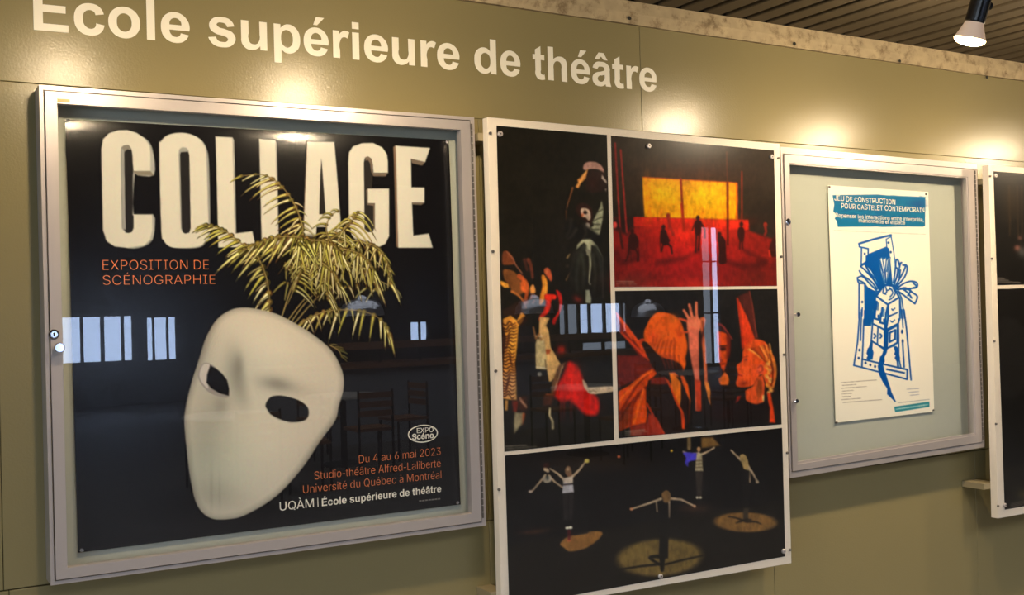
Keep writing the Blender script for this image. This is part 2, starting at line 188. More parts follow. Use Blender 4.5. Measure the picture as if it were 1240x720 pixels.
# ------------------------------------------------------------------ glyph outlines (capital height = 1000)
G = json.loads(r'''{" ":[369],",":[369,[74,-235,133,140,269,140,166,-235]],"-":[891,[662,481,662,369,224,369,224,481]],"0":[891,[446,-13,375,-7,312,14,255,47,207,94,167,152,135,223,120,271,109,322,101,377,96,437,94,499,96,562,101,621,109,677,121,728,136,776,168,847,208,906,256,952,312,986,375,1007,446,1013,516,1007,579,986,635,952,683,906,723,847,755,776,770,728,782,677,790,621,795,562,797,499,795,437,790,377,782,322,770,271,755,223,724,152,684,94,636,47,580,14,516,-7],[446,97,492,103,534,118,570,145,602,181,628,227,649,283,664,347,673,419,676,499,673,581,664,653,649,717,628,773,602,819,570,855,534,882,492,898,446,903,399,898,357,882,320,855,289,819,263,773,242,717,227,653,218,581,215,499,218,419,227,347,242,283,263,227,289,181,320,145,357,118,399,103]],"2":[891,[126,0,126,93,460,450,555,555,577,585,596,614,611,642,621,670,627,700,630,730,627,764,618,795,605,823,586,847,564,867,537,883,507,894,475,901,440,903,402,901,369,893,339,880,312,862,290,839,273,813,260,782,252,749,250,711,129,711,133,769,147,822,169,869,200,912,237,947,281,976,331,997,384,1009,442,1013,500,1009,553,997,601,976,644,948,680,915,710,875,732,831,745,783,749,732,747,695,740,660,729,624,713,588,690,550,660,508,624,463,578,411,525,353,300,119,300,111,765,111,765,0]],"3":[891,[428,-13,369,-10,313,1,261,19,213,44,172,75,138,113,111,156,94,205,86,259,215,259,221,226,232,197,249,171,270,149,295,131,325,116,357,106,392,100,430,98,469,100,506,108,541,119,571,136,597,157,618,183,634,212,644,246,647,285,644,320,635,354,621,386,601,414,574,439,540,459,499,474,451,484,395,487,308,487,308,588,566,881,566,889,137,889,137,1000,732,1000,732,905,415,547,415,568,486,570,549,562,606,542,655,514,696,479,729,437,753,390,768,339,772,285,768,229,753,177,728,130,695,88,655,53,607,24,553,3,493,-9]],"4":[891,[78,207,78,311,485,1000,611,1000,213,326,213,319,812,319,812,207],[554,0,554,238,554,287,554,624,674,624,674,0]],"6":[891,[445,-13,385,-9,330,5,280,29,235,61,197,100,166,146,143,199,129,256,125,318,128,367,139,417,157,470,183,527,221,594,270,669,496,1000,633,1000,297,513,286,513,296,532,309,549,324,565,342,580,362,593,385,603,409,611,434,616,462,617,520,613,573,600,621,579,663,550,698,514,727,471,748,423,760,368,764,309,760,249,746,193,723,143,692,98,654,59,609,28,559,5,504,-9],[445,95,482,98,517,108,548,123,575,144,599,169,618,199,632,233,641,269,644,309,641,349,632,386,618,419,599,449,575,474,548,494,517,509,482,518,445,521,408,518,373,510,342,495,314,474,290,450,271,420,257,387,248,351,246,311,248,271,257,234,271,200,290,170,314,144,342,123,373,108,408,98]],"A":[943,[32,0,396,1000,543,1000,910,0,777,0,564,595,519,732,456,940,482,940,418,729,374,595,167,0],[216,279,216,391,727,391,727,279]],"C":[1003,[526,-13,475,-11,426,-3,380,9,337,27,295,49,257,76,222,107,190,143,162,183,137,227,116,274,100,325,88,380,82,438,79,499,82,561,88,619,100,674,116,725,137,773,162,817,190,857,222,892,257,923,295,951,337,973,380,991,426,1003,475,1011,526,1013,575,1011,623,1004,669,991,712,974,753,952,790,926,824,896,854,861,880,822,902,780,918,734,930,685,803,685,793,718,781,748,765,776,747,800,726,822,702,842,677,859,649,872,620,883,589,890,558,894,526,896,466,891,411,875,361,850,316,814,277,769,246,715,222,652,208,580,203,499,208,419,222,347,246,284,278,230,316,185,361,150,412,124,467,109,526,104,558,106,589,110,620,118,649,128,677,142,702,158,726,178,747,200,765,225,781,252,793,283,803,315,930,315,918,266,902,220,881,178,855,140,825,105,791,74,753,48,713,26,669,9,623,-3,576,-11]],"D":[987,[430,0,189,0,189,112,422,112,499,117,567,133,625,159,674,194,714,239,745,293,767,355,780,425,785,502,780,578,767,647,745,709,715,762,676,806,628,842,572,867,507,883,434,888,183,888,183,1000,443,1000,500,998,553,990,603,978,650,962,693,940,757,895,810,838,852,769,872,722,887,672,899,619,905,562,907,502,905,441,898,384,887,330,872,280,852,233,827,190,799,152,766,117,730,87,689,60,645,39,597,22,545,10,489,2],[245,1000,245,0,118,0,118,1000]],"E":[823,[118,0,118,1000,732,1000,732,888,245,888,245,562,699,562,699,450,245,450,245,112,738,112,738,0]],"G":[1023,[528,-13,476,-11,427,-3,380,9,335,27,294,49,255,77,220,108,188,143,160,183,136,227,115,275,100,326,88,380,81,438,79,499,81,561,88,619,100,674,115,725,136,773,160,817,188,857,220,892,254,923,293,951,334,973,377,991,423,1003,471,1011,521,1013,572,1011,622,1003,669,990,714,972,755,950,793,922,827,891,857,857,883,818,904,777,921,733,932,685,802,685,791,717,777,746,761,773,743,797,723,820,700,839,675,856,649,870,620,882,589,890,556,894,521,896,464,891,410,876,360,850,315,815,277,770,246,715,222,652,208,580,203,499,208,419,222,348,246,285,278,231,317,186,362,150,413,125,469,109,528,104,582,108,632,120,678,140,718,167,751,201,779,242,799,289,811,341,815,398,854,391,556,391,556,503,940,503,940,393,934,315,916,243,886,179,846,122,798,75,740,37,676,9,605,-8]],"H":[1016,[118,0,118,1000,245,1000,245,568,771,568,771,1000,898,1000,898,0,771,0,771,456,245,456,245,0]],"I":[591,[61,0,61,112,232,112,232,888,61,888,61,1000,530,1000,530,888,359,888,359,112,530,112,530,0]],"J":[779,[364,-13,281,-5,209,21,148,64,118,98,95,137,78,182,68,231,65,286,65,340,192,340,192,286,197,229,213,183,239,146,274,119,315,103,364,98,411,103,453,119,487,146,513,183,529,229,534,286,534,1000,661,1000,661,286,658,231,648,182,631,137,608,98,578,64,518,21,446,-5]],"L":[772,[118,0,118,1000,245,1000,245,112,710,112,710,0]],"M":[1235,[118,0,118,1000,298,1000,545,368,565,312,588,241,612,165,632,96,604,96,625,162,649,238,672,311,693,368,936,1000,1116,1000,1116,0,991,0,991,572,992,643,993,725,995,812,997,899,1008,899,978,805,947,713,919,633,896,572,672,0,562,0,335,572,313,631,285,710,254,801,220,899,234,899,236,818,238,731,239,646,240,572,240,0]],"N":[1029,[118,0,118,1000,268,1000,674,359,713,296,762,210,813,108,796,105,788,213,785,309,784,383,784,1000,911,1000,911,0,760,0,397,570,349,650,291,749,211,889,234,892,240,754,244,645,246,572,246,0]],"O":[1048,[525,-13,474,-11,426,-3,380,9,337,27,296,49,257,76,222,107,190,143,162,183,137,227,116,274,100,325,88,380,82,438,79,499,82,561,88,619,100,674,116,725,137,773,162,817,190,857,222,892,257,923,296,951,337,973,380,991,426,1003,474,1011,525,1013,575,1011,623,1003,669,991,713,973,754,951,792,923,827,892,859,857,887,817,912,773,932,725,948,674,960,619,967,561,969,499,967,438,960,380,948,325,932,274,912,227,887,183,859,143,827,107,792,76,754,49,713,27,669,9,623,-3,575,-11],[525,104,583,109,637,124,687,149,732,184,771,229,803,283,827,347,841,419,846,499,841,581,827,653,803,717,771,771,732,816,687,851,637,876,583,891,525,896,467,891,413,876,362,850,317,815,278,770,246,716,222,653,208,580,203,499,208,419,222,347,246,284,278,229,317,185,362,150,413,124,467,109]],"P":[874,[118,0,118,1000,462,1000,535,995,599,981,653,958,699,927,737,889,766,845,787,795,799,741,803,683,799,626,787,572,766,522,737,477,699,439,653,407,599,384,535,370,462,365,215,365,215,477,457,477,506,479,548,488,584,503,613,523,637,548,655,577,667,610,675,645,677,683,675,722,667,757,655,789,637,818,613,842,584,862,548,877,505,886,456,889,245,889,245,0]],"Q":[1048,[482,313,615,313,726,166,754,128,921,-94,788,-94,679,52,651,90],[525,-13,474,-11,426,-3,380,9,337,27,296,49,257,76,222,107,190,143,162,183,137,227,116,274,100,325,88,380,82,438,79,499,82,561,88,619,100,674,116,725,137,773,162,817,190,857,222,892,257,923,296,951,337,973,380,991,426,1003,474,1011,525,1013,575,1011,623,1003,669,991,713,973,754,951,792,923,827,892,859,857,887,817,912,773,932,725,948,674,960,619,967,561,969,499,967,438,960,380,948,325,932,274,912,227,887,183,859,143,827,107,792,76,754,49,713,27,669,9,623,-3,575,-11],[525,104,583,109,637,124,687,149,732,184,771,229,803,283,827,347,841,419,846,499,841,581,827,653,803,717,771,771,732,816,687,851,637,876,583,891,525,896,467,891,413,876,362,850,317,815,278,770,246,716,222,653,208,580,203,499,208,419,222,347,246,284,278,229,317,185,362,150,413,124,467,109]],"R":[883,[118,0,118,1000,464,1000,536,996,600,982,655,960,701,931,738,894,767,851,788,803,801,750,805,692,801,634,788,582,767,534,738,491,701,456,654,427,599,406,536,393,464,389,189,389,189,501,459,501,508,504,550,512,585,524,615,542,638,564,656,591,669,621,676,655,679,692,676,730,669,765,656,796,638,823,614,846,585,864,549,878,507,886,458,889,245,889,245,0],[694,0,452,450,595,450,841,0]],"S":[878,[440,-17,370,-13,307,-2,251,18,201,45,159,78,126,118,100,163,83,214,75,268,205,268,212,232,224,200,243,172,266,149,295,130,327,115,363,105,400,99,440,97,484,99,524,106,562,118,596,135,624,156,648,181,665,209,676,240,679,274,676,304,667,330,653,352,633,371,609,387,582,402,481,437,361,470,285,497,221,529,169,568,132,615,110,670,102,732,107,786,122,836,147,880,181,919,222,952,270,979,325,998,383,1010,446,1013,510,1010,568,998,621,978,668,952,708,920,741,882,766,839,782,793,788,743,663,743,652,789,629,828,594,860,550,883,499,897,442,901,401,899,363,892,329,880,299,864,273,845,253,822,238,796,229,768,226,738,230,706,240,679,257,656,280,636,305,619,333,606,417,577,519,549,612,518,645,504,676,487,705,467,732,444,756,418,776,388,791,354,800,316,803,272,798,220,784,170,760,125,727,84,685,49,636,21,578,0,512,-13]],"T":[882,[62,888,62,1000,819,1000,819,888,505,888,505,0,379,0,379,888]],"U":[1017,[509,-16,433,-11,365,4,303,30,248,65,203,107,166,157,140,213,123,274,118,340,118,1000,244,1000,244,350,248,304,259,261,277,222,301,187,331,158,368,134,410,116,457,105,509,101,561,105,608,116,650,134,686,158,716,187,740,222,758,261,768,304,772,350,772,1000,899,1000,899,340,893,274,877,213,850,157,814,107,768,65,714,30,653,4,584,-11]],"X":[932,[36,0,427,559,427,464,58,1000,205,1000,350,787,401,710,439,647,479,574,456,574,495,646,534,710,587,787,734,1000,877,1000,509,470,509,564,896,0,750,0,574,254,528,324,491,384,453,454,481,454,443,386,405,326,357,254,180,0]],"a":[765,[314,-17,268,-14,226,-5,186,10,150,30,119,56,94,88,75,124,63,166,60,212,63,252,71,287,85,316,104,341,126,362,152,380,182,394,213,405,246,414,350,432,459,446,485,450,506,455,521,462,533,471,539,484,542,501,542,505,540,534,534,560,524,583,511,603,493,620,471,633,446,643,417,648,385,650,351,648,320,643,293,634,269,621,249,607,231,591,217,574,205,556,197,538,81,572,100,615,125,650,154,680,187,704,223,724,261,738,301,748,341,754,381,756,409,755,438,751,470,746,501,737,532,725,562,708,589,688,613,661,634,630,649,591,659,546,662,494,662,0,544,0,544,102,536,102,525,84,512,67,495,48,475,31,451,16,423,2,391,-8,355,-15],[335,89,377,92,415,101,448,115,476,135,499,157,518,183,531,211,539,241,542,271,542,373,535,368,524,362,510,358,455,346,394,337,345,330,264,312,240,302,220,289,203,274,191,255,183,233,181,206,183,182,189,161,200,142,215,126,233,113,255,103,279,95,306,91]],"b":[834,[451,-16,408,-13,371,-6,339,7,312,24,289,42,271,61,232,115,220,115,220,0,103,0,103,1000,223,1000,223,628,232,628,270,680,288,699,310,716,337,733,369,745,406,753,450,756,510,750,565,735,615,709,659,673,697,628,727,575,749,514,763,446,767,371,763,296,749,228,727,166,697,113,660,68,616,32,566,5,511,-11],[433,92,477,96,515,108,549,129,578,156,602,190,621,229,634,273,642,321,645,372,642,423,634,470,621,513,603,552,579,585,550,612,516,632,477,644,433,648,389,644,351,633,317,613,288,587,264,555,246,517,232,473,224,425,221,372,224,319,232,270,246,226,265,187,289,154,318,128,352,108,390,96]],"c":[778,[407,-16,343,-11,283,5,230,32,182,69,142,114,110,167,86,228,72,295,67,368,72,443,86,511,110,572,142,626,182,671,230,707,283,734,343,750,407,756,443,754,478,749,511,741,543,730,572,716,600,700,625,680,648,658,668,633,686,605,700,576,711,544,595,515,589,534,581,552,571,568,559,584,546,598,531,611,514,622,496,631,476,639,455,644,432,647,407,648,361,644,320,631,285,610,256,581,232,547,213,508,200,464,192,418,189,368,192,320,200,274,213,231,232,192,256,158,285,130,320,108,361,96,407,91,432,92,455,96,477,101,497,109,515,118,532,130,548,143,561,158,573,174,583,192,592,211,598,230,713,201,702,169,688,138,671,110,650,85,628,62,602,42,574,24,544,10,512,-1,479,-10,444,-14]],"d":[834,[384,-16,324,-11,269,5,219,32,175,68,138,113,107,166,85,228,72,296,67,371,72,446,85,514,108,575,138,628,176,673,220,709,270,735,325,750,385,756,428,753,466,745,497,733,524,716,546,699,565,680,602,628,611,628,611,1000,731,1000,731,0,615,0,615,115,603,115,564,61,545,42,523,24,496,7,464,-6,427,-13],[402,92,445,96,483,108,517,128,546,154,570,187,589,226,602,270,610,319,613,372,610,425,602,473,589,517,570,555,547,587,518,613,484,633,445,644,402,648,358,644,318,632,284,612,255,585,232,552,213,513,200,470,192,423,189,372,192,321,200,273,213,229,232,190,256,156,285,129,319,108,358,96]],"e":[794,[417,-16,348,-11,285,5,230,32,182,69,142,113,109,167,86,227,72,294,67,367,72,441,86,508,109,569,140,624,179,669,226,706,280,734,339,750,403,756,444,753,483,747,522,735,560,719,595,697,628,670,657,637,682,599,702,554,717,503,726,445,730,381,730,333,147,333,147,434,664,434,609,397,606,445,598,488,585,528,567,563,544,593,516,617,483,635,446,645,403,649,360,645,322,634,288,616,258,592,234,563,214,530,200,493,191,455,189,415,189,349,192,297,201,250,217,209,239,173,265,144,297,121,333,104,373,94,417,91,446,92,474,96,499,104,522,114,543,127,561,143,577,162,590,183,601,207,717,179,703,142,684,108,659,77,629,50,594,27,555,9,513,-5,466,-13]],"f":[499,[448,746,448,643,13,643,13,746],[158,0,158,848,162,889,172,924,188,955,210,981,236,1003,266,1020,299,1032,333,1039,368,1042,437,1036,477,1024,447,921,422,928,383,932,350,928,323,919,303,904,290,883,281,856,279,823,279,0]],"h":[806,[223,446,223,0,103,0,103,1000,223,1000,223,565,201,565,227,627,260,676,299,712,344,736,393,751,447,756,495,752,540,742,580,724,616,700,646,669,670,631,688,585,698,532,702,472,702,0,582,0,582,462,577,516,562,562,537,598,503,625,461,642,413,647,378,644,346,637,316,624,289,606,267,583,248,556,235,523,226,487]],"i":[328,[103,0,103,746,223,746,223,0],[164,870,143,873,123,881,106,894,92,910,84,929,81,950,84,971,92,990,106,1006,123,1019,143,1027,164,1030,187,1027,206,1019,224,1006,237,990,246,971,248,950,246,929,237,910,224,894,206,881,187,873]],"l":[372,[274,-5,221,0,178,15,145,40,122,73,108,115,103,166,103,1000,223,1000,223,194,225,163,229,140,236,122,248,111,265,104,287,102,315,103,334,107,355,5,318,-2]],"m":[1199,[103,0,103,746,220,746,221,581,211,581,224,618,240,651,260,680,284,704,310,724,338,739,368,750,399,757,431,759,482,754,527,737,565,709,595,672,617,629,631,579,614,579,625,614,642,646,663,674,688,699,716,720,748,737,783,749,820,757,858,759,901,756,940,747,977,731,1011,709,1039,680,1063,646,1080,604,1091,556,1095,501,1095,0,974,0,974,499,969,548,954,586,929,615,897,634,861,646,823,650,791,647,762,640,736,629,713,613,694,593,679,570,668,545,661,516,659,486,659,0,539,0,539,511,534,550,520,583,497,611,467,633,432,645,392,650,363,647,336,641,310,629,286,613,265,593,247,568,234,539,226,506,223,468,223,0]],"n":[805,[223,446,223,0,103,0,103,746,219,746,220,565,201,565,227,627,260,676,299,712,344,736,393,751,447,756,495,752,540,742,580,724,615,700,645,669,669,631,688,585,698,532,702,472,702,0,582,0,582,462,577,516,562,562,537,598,503,625,461,642,413,647,378,644,346,637,316,624,289,606,267,583,248,556,235,523,226,487]],"o":[816,[407,-16,343,-11,283,5,230,32,182,69,142,114,110,167,86,228,72,295,67,368,72,443,86,511,110,572,142,626,182,671,230,707,283,734,343,750,407,756,473,750,533,734,587,707,634,671,674,626,706,572,730,511,744,443,749,368,744,295,730,228,706,167,674,114,634,69,587,32,533,5,473,-11],[407,91,455,96,496,108,531,130,561,158,585,192,604,231,617,274,625,320,628,368,625,417,617,464,604,507,585,547,561,581,531,610,496,631,455,644,407,648,361,644,320,631,285,610,256,581,232,547,213,508,200,464,192,418,189,368,192,320,200,274,213,231,232,192,256,158,285,130,320,108,361,96]],"p":[834,[103,-281,103,746,220,746,220,628,232,628,270,680,288,699,310,716,337,733,369,745,406,753,450,756,510,750,565,735,615,709,659,673,697,628,727,575,749,514,763,446,767,371,763,296,749,228,727,166,697,113,660,68,616,32,566,5,511,-11,451,-16,408,-13,371,-6,339,7,312,24,290,42,271,61,232,115,223,115,223,-281],[433,92,477,96,515,108,549,129,578,156,602,190,621,229,634,273,642,321,645,372,642,423,634,470,621,513,603,552,579,585,550,612,516,632,477,644,433,648,389,644,351,633,317,613,288,587,264,555,246,517,232,473,224,425,221,372,224,319,232,270,246,226,265,187,289,154,318,128,352,108,390,96]],"r":[509,[103,0,103,746,219,746,219,631,227,631,244,666,268,696,300,722,336,741,376,753,419,756,451,756,479,754,479,634,452,638,407,640,373,638,342,631,313,618,287,602,265,582,247,557,234,530,226,499,223,466,223,0]],"s":[717,[358,-16,308,-14,262,-6,220,7,183,24,150,47,121,74,98,107,81,144,70,185,185,209,198,172,218,142,244,118,276,102,314,93,356,89,405,93,446,104,481,122,506,146,522,173,527,202,524,227,515,248,499,267,478,282,450,295,417,305,293,334,231,353,181,378,142,409,114,446,98,489,92,538,96,579,108,617,128,652,155,682,188,707,226,728,270,743,317,753,368,756,416,753,460,745,499,732,533,715,563,693,588,667,608,637,625,605,637,570,527,545,515,572,499,597,477,620,449,639,412,650,368,654,326,650,289,640,257,623,233,600,218,574,213,545,217,519,227,497,244,478,267,463,299,449,338,438,451,411,513,392,563,368,602,337,629,300,646,258,651,209,647,167,635,128,614,93,586,61,552,34,511,13,464,-3,413,-13]],"t":[447,[401,746,401,643,13,643,13,746],[128,926,248,926,248,192,250,162,256,138,267,120,284,108,306,100,335,98,364,100,397,105,419,3,377,-5,331,-8,271,-2,221,14,181,42,151,80,133,127,128,183]],"u":[806,[358,-10,310,-7,266,4,226,21,190,45,160,77,136,115,118,161,107,214,103,273,103,746,223,746,223,283,229,229,244,184,269,147,303,120,345,104,393,99,428,101,460,109,490,122,516,140,539,163,557,190,571,223,579,259,582,300,582,746,702,746,702,0,586,0,586,181,604,181,578,118,545,69,505,33,461,9,412,-5]],"v":[765,[319,0,34,746,166,746,325,305,367,171,404,41,362,41,399,171,440,305,599,746,730,746,445,0]],"À":[943,[32,0,396,1000,543,1000,910,0,777,0,564,595,519,732,456,940,482,940,418,729,374,595,167,0],[216,279,216,391,727,391,727,279],[424,1097,295,1295,429,1295,523,1097]],"É":[823,[118,0,118,1000,732,1000,732,888,245,888,245,562,699,562,699,450,245,450,245,112,738,112,738,0],[375,1097,469,1295,603,1295,474,1097]],"à":[765,[314,-17,268,-14,226,-5,186,10,150,30,119,56,94,88,75,124,63,166,60,212,63,252,71,287,85,316,104,341,126,362,152,380,182,394,213,405,246,414,350,432,459,446,485,450,506,455,521,462,533,471,539,484,542,501,542,505,540,534,534,560,524,583,511,603,493,620,471,633,446,643,417,648,385,650,351,648,320,643,293,634,269,621,249,607,231,591,217,574,205,556,197,538,81,572,100,615,125,650,154,680,187,704,223,724,261,738,301,748,341,754,381,756,409,755,438,751,470,746,501,737,532,725,562,708,589,688,613,661,634,630,649,591,659,546,662,494,662,0,544,0,544,102,536,102,525,84,512,67,495,48,475,31,451,16,423,2,391,-8,355,-15],[335,89,377,92,415,101,448,115,476,135,499,157,518,183,531,211,539,241,542,271,542,373,535,368,524,362,510,358,455,346,394,337,345,330,264,312,240,302,220,289,203,274,191,255,183,233,181,206,183,182,189,161,200,142,215,126,233,113,255,103,279,95,306,91],[325,843,195,1040,330,1040,423,843]],"â":[765,[314,-17,268,-14,226,-5,186,10,150,30,119,56,94,88,75,124,63,166,60,212,63,252,71,287,85,316,104,341,126,362,152,380,182,394,213,405,246,414,350,432,459,446,485,450,506,455,521,462,533,471,539,484,542,501,542,505,540,534,534,560,524,583,511,603,493,620,471,633,446,643,417,648,385,650,351,648,320,643,293,634,269,621,249,607,231,591,217,574,205,556,197,538,81,572,100,615,125,650,154,680,187,704,223,724,261,738,301,748,341,754,381,756,409,755,438,751,470,746,501,737,532,725,562,708,589,688,613,661,634,630,649,591,659,546,662,494,662,0,544,0,544,102,536,102,525,84,512,67,495,48,475,31,451,16,423,2,391,-8,355,-15],[335,89,377,92,415,101,448,115,476,135,499,157,518,183,531,211,539,241,542,271,542,373,535,368,524,362,510,358,455,346,394,337,345,330,264,312,240,302,220,289,203,274,191,255,183,233,181,206,183,182,189,161,200,142,215,126,233,113,255,103,279,95,306,91],[275,856,157,856,157,861,315,1040,429,1040,587,861,587,856,467,856,372,973]],"é":[794,[417,-16,348,-11,285,5,230,32,182,69,142,113,109,167,86,227,72,294,67,367,72,441,86,508,109,569,140,624,179,669,226,706,280,734,339,750,403,756,444,753,483,747,522,735,560,719,595,697,628,670,657,637,682,599,702,554,717,503,726,445,730,381,730,333,147,333,147,434,664,434,609,397,606,445,598,488,585,528,567,563,544,593,516,617,483,635,446,645,403,649,360,645,322,634,288,616,258,592,234,563,214,530,200,493,191,455,189,415,189,349,192,297,201,250,217,209,239,173,265,144,297,121,333,104,373,94,417,91,446,92,474,96,499,104,522,114,543,127,561,143,577,162,590,183,601,207,717,179,703,142,684,108,659,77,629,50,594,27,555,9,513,-5,466,-13],[348,843,442,1040,576,1040,446,843]],"ê":[794,[417,-16,348,-11,285,5,230,32,182,69,142,113,109,167,86,227,72,294,67,367,72,441,86,508,109,569,140,624,179,669,226,706,280,734,339,750,403,756,444,753,483,747,522,735,560,719,595,697,628,670,657,637,682,599,702,554,717,503,726,445,730,381,730,333,147,333,147,434,664,434,609,397,606,445,598,488,585,528,567,563,544,593,516,617,483,635,446,645,403,649,360,645,322,634,288,616,258,592,234,563,214,530,200,493,191,455,189,415,189,349,192,297,201,250,217,209,239,173,265,144,297,121,333,104,373,94,417,91,446,92,474,96,499,104,522,114,543,127,561,143,577,162,590,183,601,207,717,179,703,142,684,108,659,77,629,50,594,27,555,9,513,-5,466,-13],[304,856,186,856,186,861,344,1040,458,1040,616,861,616,856,496,856,401,973]]}''')
G['l'] = [330, [100, 0, 225, 0, 225, 1030, 100, 1030]]
G['-'] = [560, [70, 330, 490, 330, 490, 440, 70, 440]]
def offset_contour(pts, d):
    "move a closed outline along its normals; outer outlines and holes both thicken the stroke"
    n = len(pts); out = []
    for i in range(n):
        p0 = pts[i-1]; p1 = pts[i]; p2 = pts[(i+1) % n]
        e1 = (p1[0]-p0[0], p1[1]-p0[1]); e2 = (p2[0]-p1[0], p2[1]-p1[1])
        l1 = math.hypot(*e1) or 1; l2 = math.hypot(*e2) or 1
        n1 = (e1[1]/l1, -e1[0]/l1); n2 = (e2[1]/l2, -e2[0]/l2)
        bx, by = n1[0]+n2[0], n1[1]+n2[1]; k = max(.35, (1 + n1[0]*n2[0] + n1[1]*n2[1]))
        out.append((p1[0]+bx/k*d, p1[1]+by/k*d))
    return out
def sarea(p): return sum(p[i-1][0]*p[i][1]-p[i][0]*p[i-1][1] for i in range(len(p)))/2
def inside(pt, poly):
    x, y = pt; c = False
    for i in range(len(poly)):
        (x1, y1), (x2, y2) = poly[i-1], poly[i]
        if (y1 > y) != (y2 > y) and x < (x2-x1)*(y-y1)/(y2-y1)+x1: c = not c
    return c
def contours(ch, d=0.):
    cs = [[(c[i], c[i+1]) for i in range(0, len(c), 2)] for c in G[ch][1:]]
    s = 1 if sarea(max(cs, key=lambda c: abs(sarea(c)))) > 0 else -1       # outer counter-clockwise, holes clockwise
    return [offset_contour(c if s > 0 else c[::-1], d) for c in cs]
def fill2d(cs):
    "triangulated flat mesh; every outer outline is filled on its own with the holes inside it (outlines may overlap)"
    V, F = [], []
    for outer in [c for c in cs if sarea(c) > 0]:
        grp = [outer] + [h for h in cs if sarea(h) < 0 and all(inside(p, outer) for p in h[::3])]
        cu = bpy.data.curves.new('tmp', 'CURVE'); cu.dimensions = '2D'; cu.fill_mode = 'BOTH'
        for c in grp:
            s = cu.splines.new('POLY'); s.points.add(len(c)-1); s.use_cyclic_u = True
            for i, (x, y) in enumerate(c): s.points[i].co = (x/1000, y/1000, 0, 1)
        o = bpy.data.objects.new('tmp', cu); me = bpy.data.meshes.new_from_object(o); n = len(V)
        V += [(a.co.x*1000, a.co.y*1000) for a in me.vertices]; F += [tuple(i+n for i in p.vertices) for p in me.polygons]
        bpy.data.objects.remove(o); bpy.data.curves.remove(cu); bpy.data.meshes.remove(me)
    return V, F
_gc = {}
def glyph_mesh(ch, d):
    if (ch, d) in _gc: return _gc[ch, d]
    if len(G[ch]) < 2: v, f = [], []
    elif d <= 0: v, f = fill2d(contours(ch, d))
    else:                                   # plain glyph plus a rim of width d around every outline, mitred at the corners
        v, f = fill2d(contours(ch)); v = list(v); f = list(f)
        for c in contours(ch):
            n = len(c); nr = []
            for i in range(n):
                (xa, ya), (xb, yb) = c[i], c[(i+1) % n]; l = math.hypot(xb-xa, yb-ya) or 1; nr.append(((yb-ya)/l*d, -(xb-xa)/l*d))
            for i in range(n):
                a, b = c[i], c[(i+1) % n]; q = nr[i]; m = len(v); v += [a, (a[0]+q[0], a[1]+q[1]), (b[0]+q[0], b[1]+q[1]), b]; f.append((m, m+1, m+2, m+3))
                q0, q1 = nr[i-1], nr[i]
                if q0[0]*q1[1]-q0[1]*q1[0] > 1e-6:
                    k = d*d/max(.3*d*d, (d*d+q0[0]*q1[0]+q0[1]*q1[1])); m = len(v)
                    v += [a, (a[0]+q0[0], a[1]+q0[1]), (a[0]+(q0[0]+q1[0])*k, a[1]+(q0[1]+q1[1])*k), (a[0]+q1[0], a[1]+q1[1])]; f.append((m, m+1, m+2, m+3))
    _gc[ch, d] = (v, f)
    return _gc[ch, d]
def text_line(name, body, left, right, cap_px, y, m, parent, bold=0., jitter=0., track=0., label=None, shear=0.):
    "a printed line: left and right ends of the baseline as measured on the photograph, on the sheet at depth y"
    A, B = P(*left, y), P(*right, y); Ac = P(left[0], left[1]-cap_px, y); h = Ac[2]-A[2]
    pens = []; x = 0
    for i, ch in enumerate(body): pens.append(x); x += G[ch][0] + track
    g0 = contours(body[0], bold); g1 = contours(body[-1], bold)
    x0 = min(p[0] for c in g0 for p in c); x1 = pens[-1] + max(p[0] for c in g1 for p in c)
    V, F = [], []; rnd = random.Random(5)
    for ch, pen in zip(body, pens):
        v, f = glyph_mesh(ch, bold)
        if not f: continue
        n = len(V); ja = rnd.uniform(-jitter, jitter)*.06; js = 1+rnd.uniform(-jitter, jitter)*.08; jz = rnd.uniform(-jitter, jitter)*40
        for a, b in v:
            ax = a - 400; a2, b2 = 400 + (ax*math.cos(ja) - b*math.sin(ja))*js, (ax*math.sin(ja) + b*math.cos(ja))*js + jz
            t = (pen + a2 + shear*b2 - x0)/(x1 - x0)
            V.append((A[0]+(B[0]-A[0])*t, y, A[2]+(B[2]-A[2])*t + b2/1000*h))
        F += [tuple(i+n for i in q) for q in f]
    o = mesh_obj(name, V, F, m, parent)
    if label: o['label'] = label
    return o

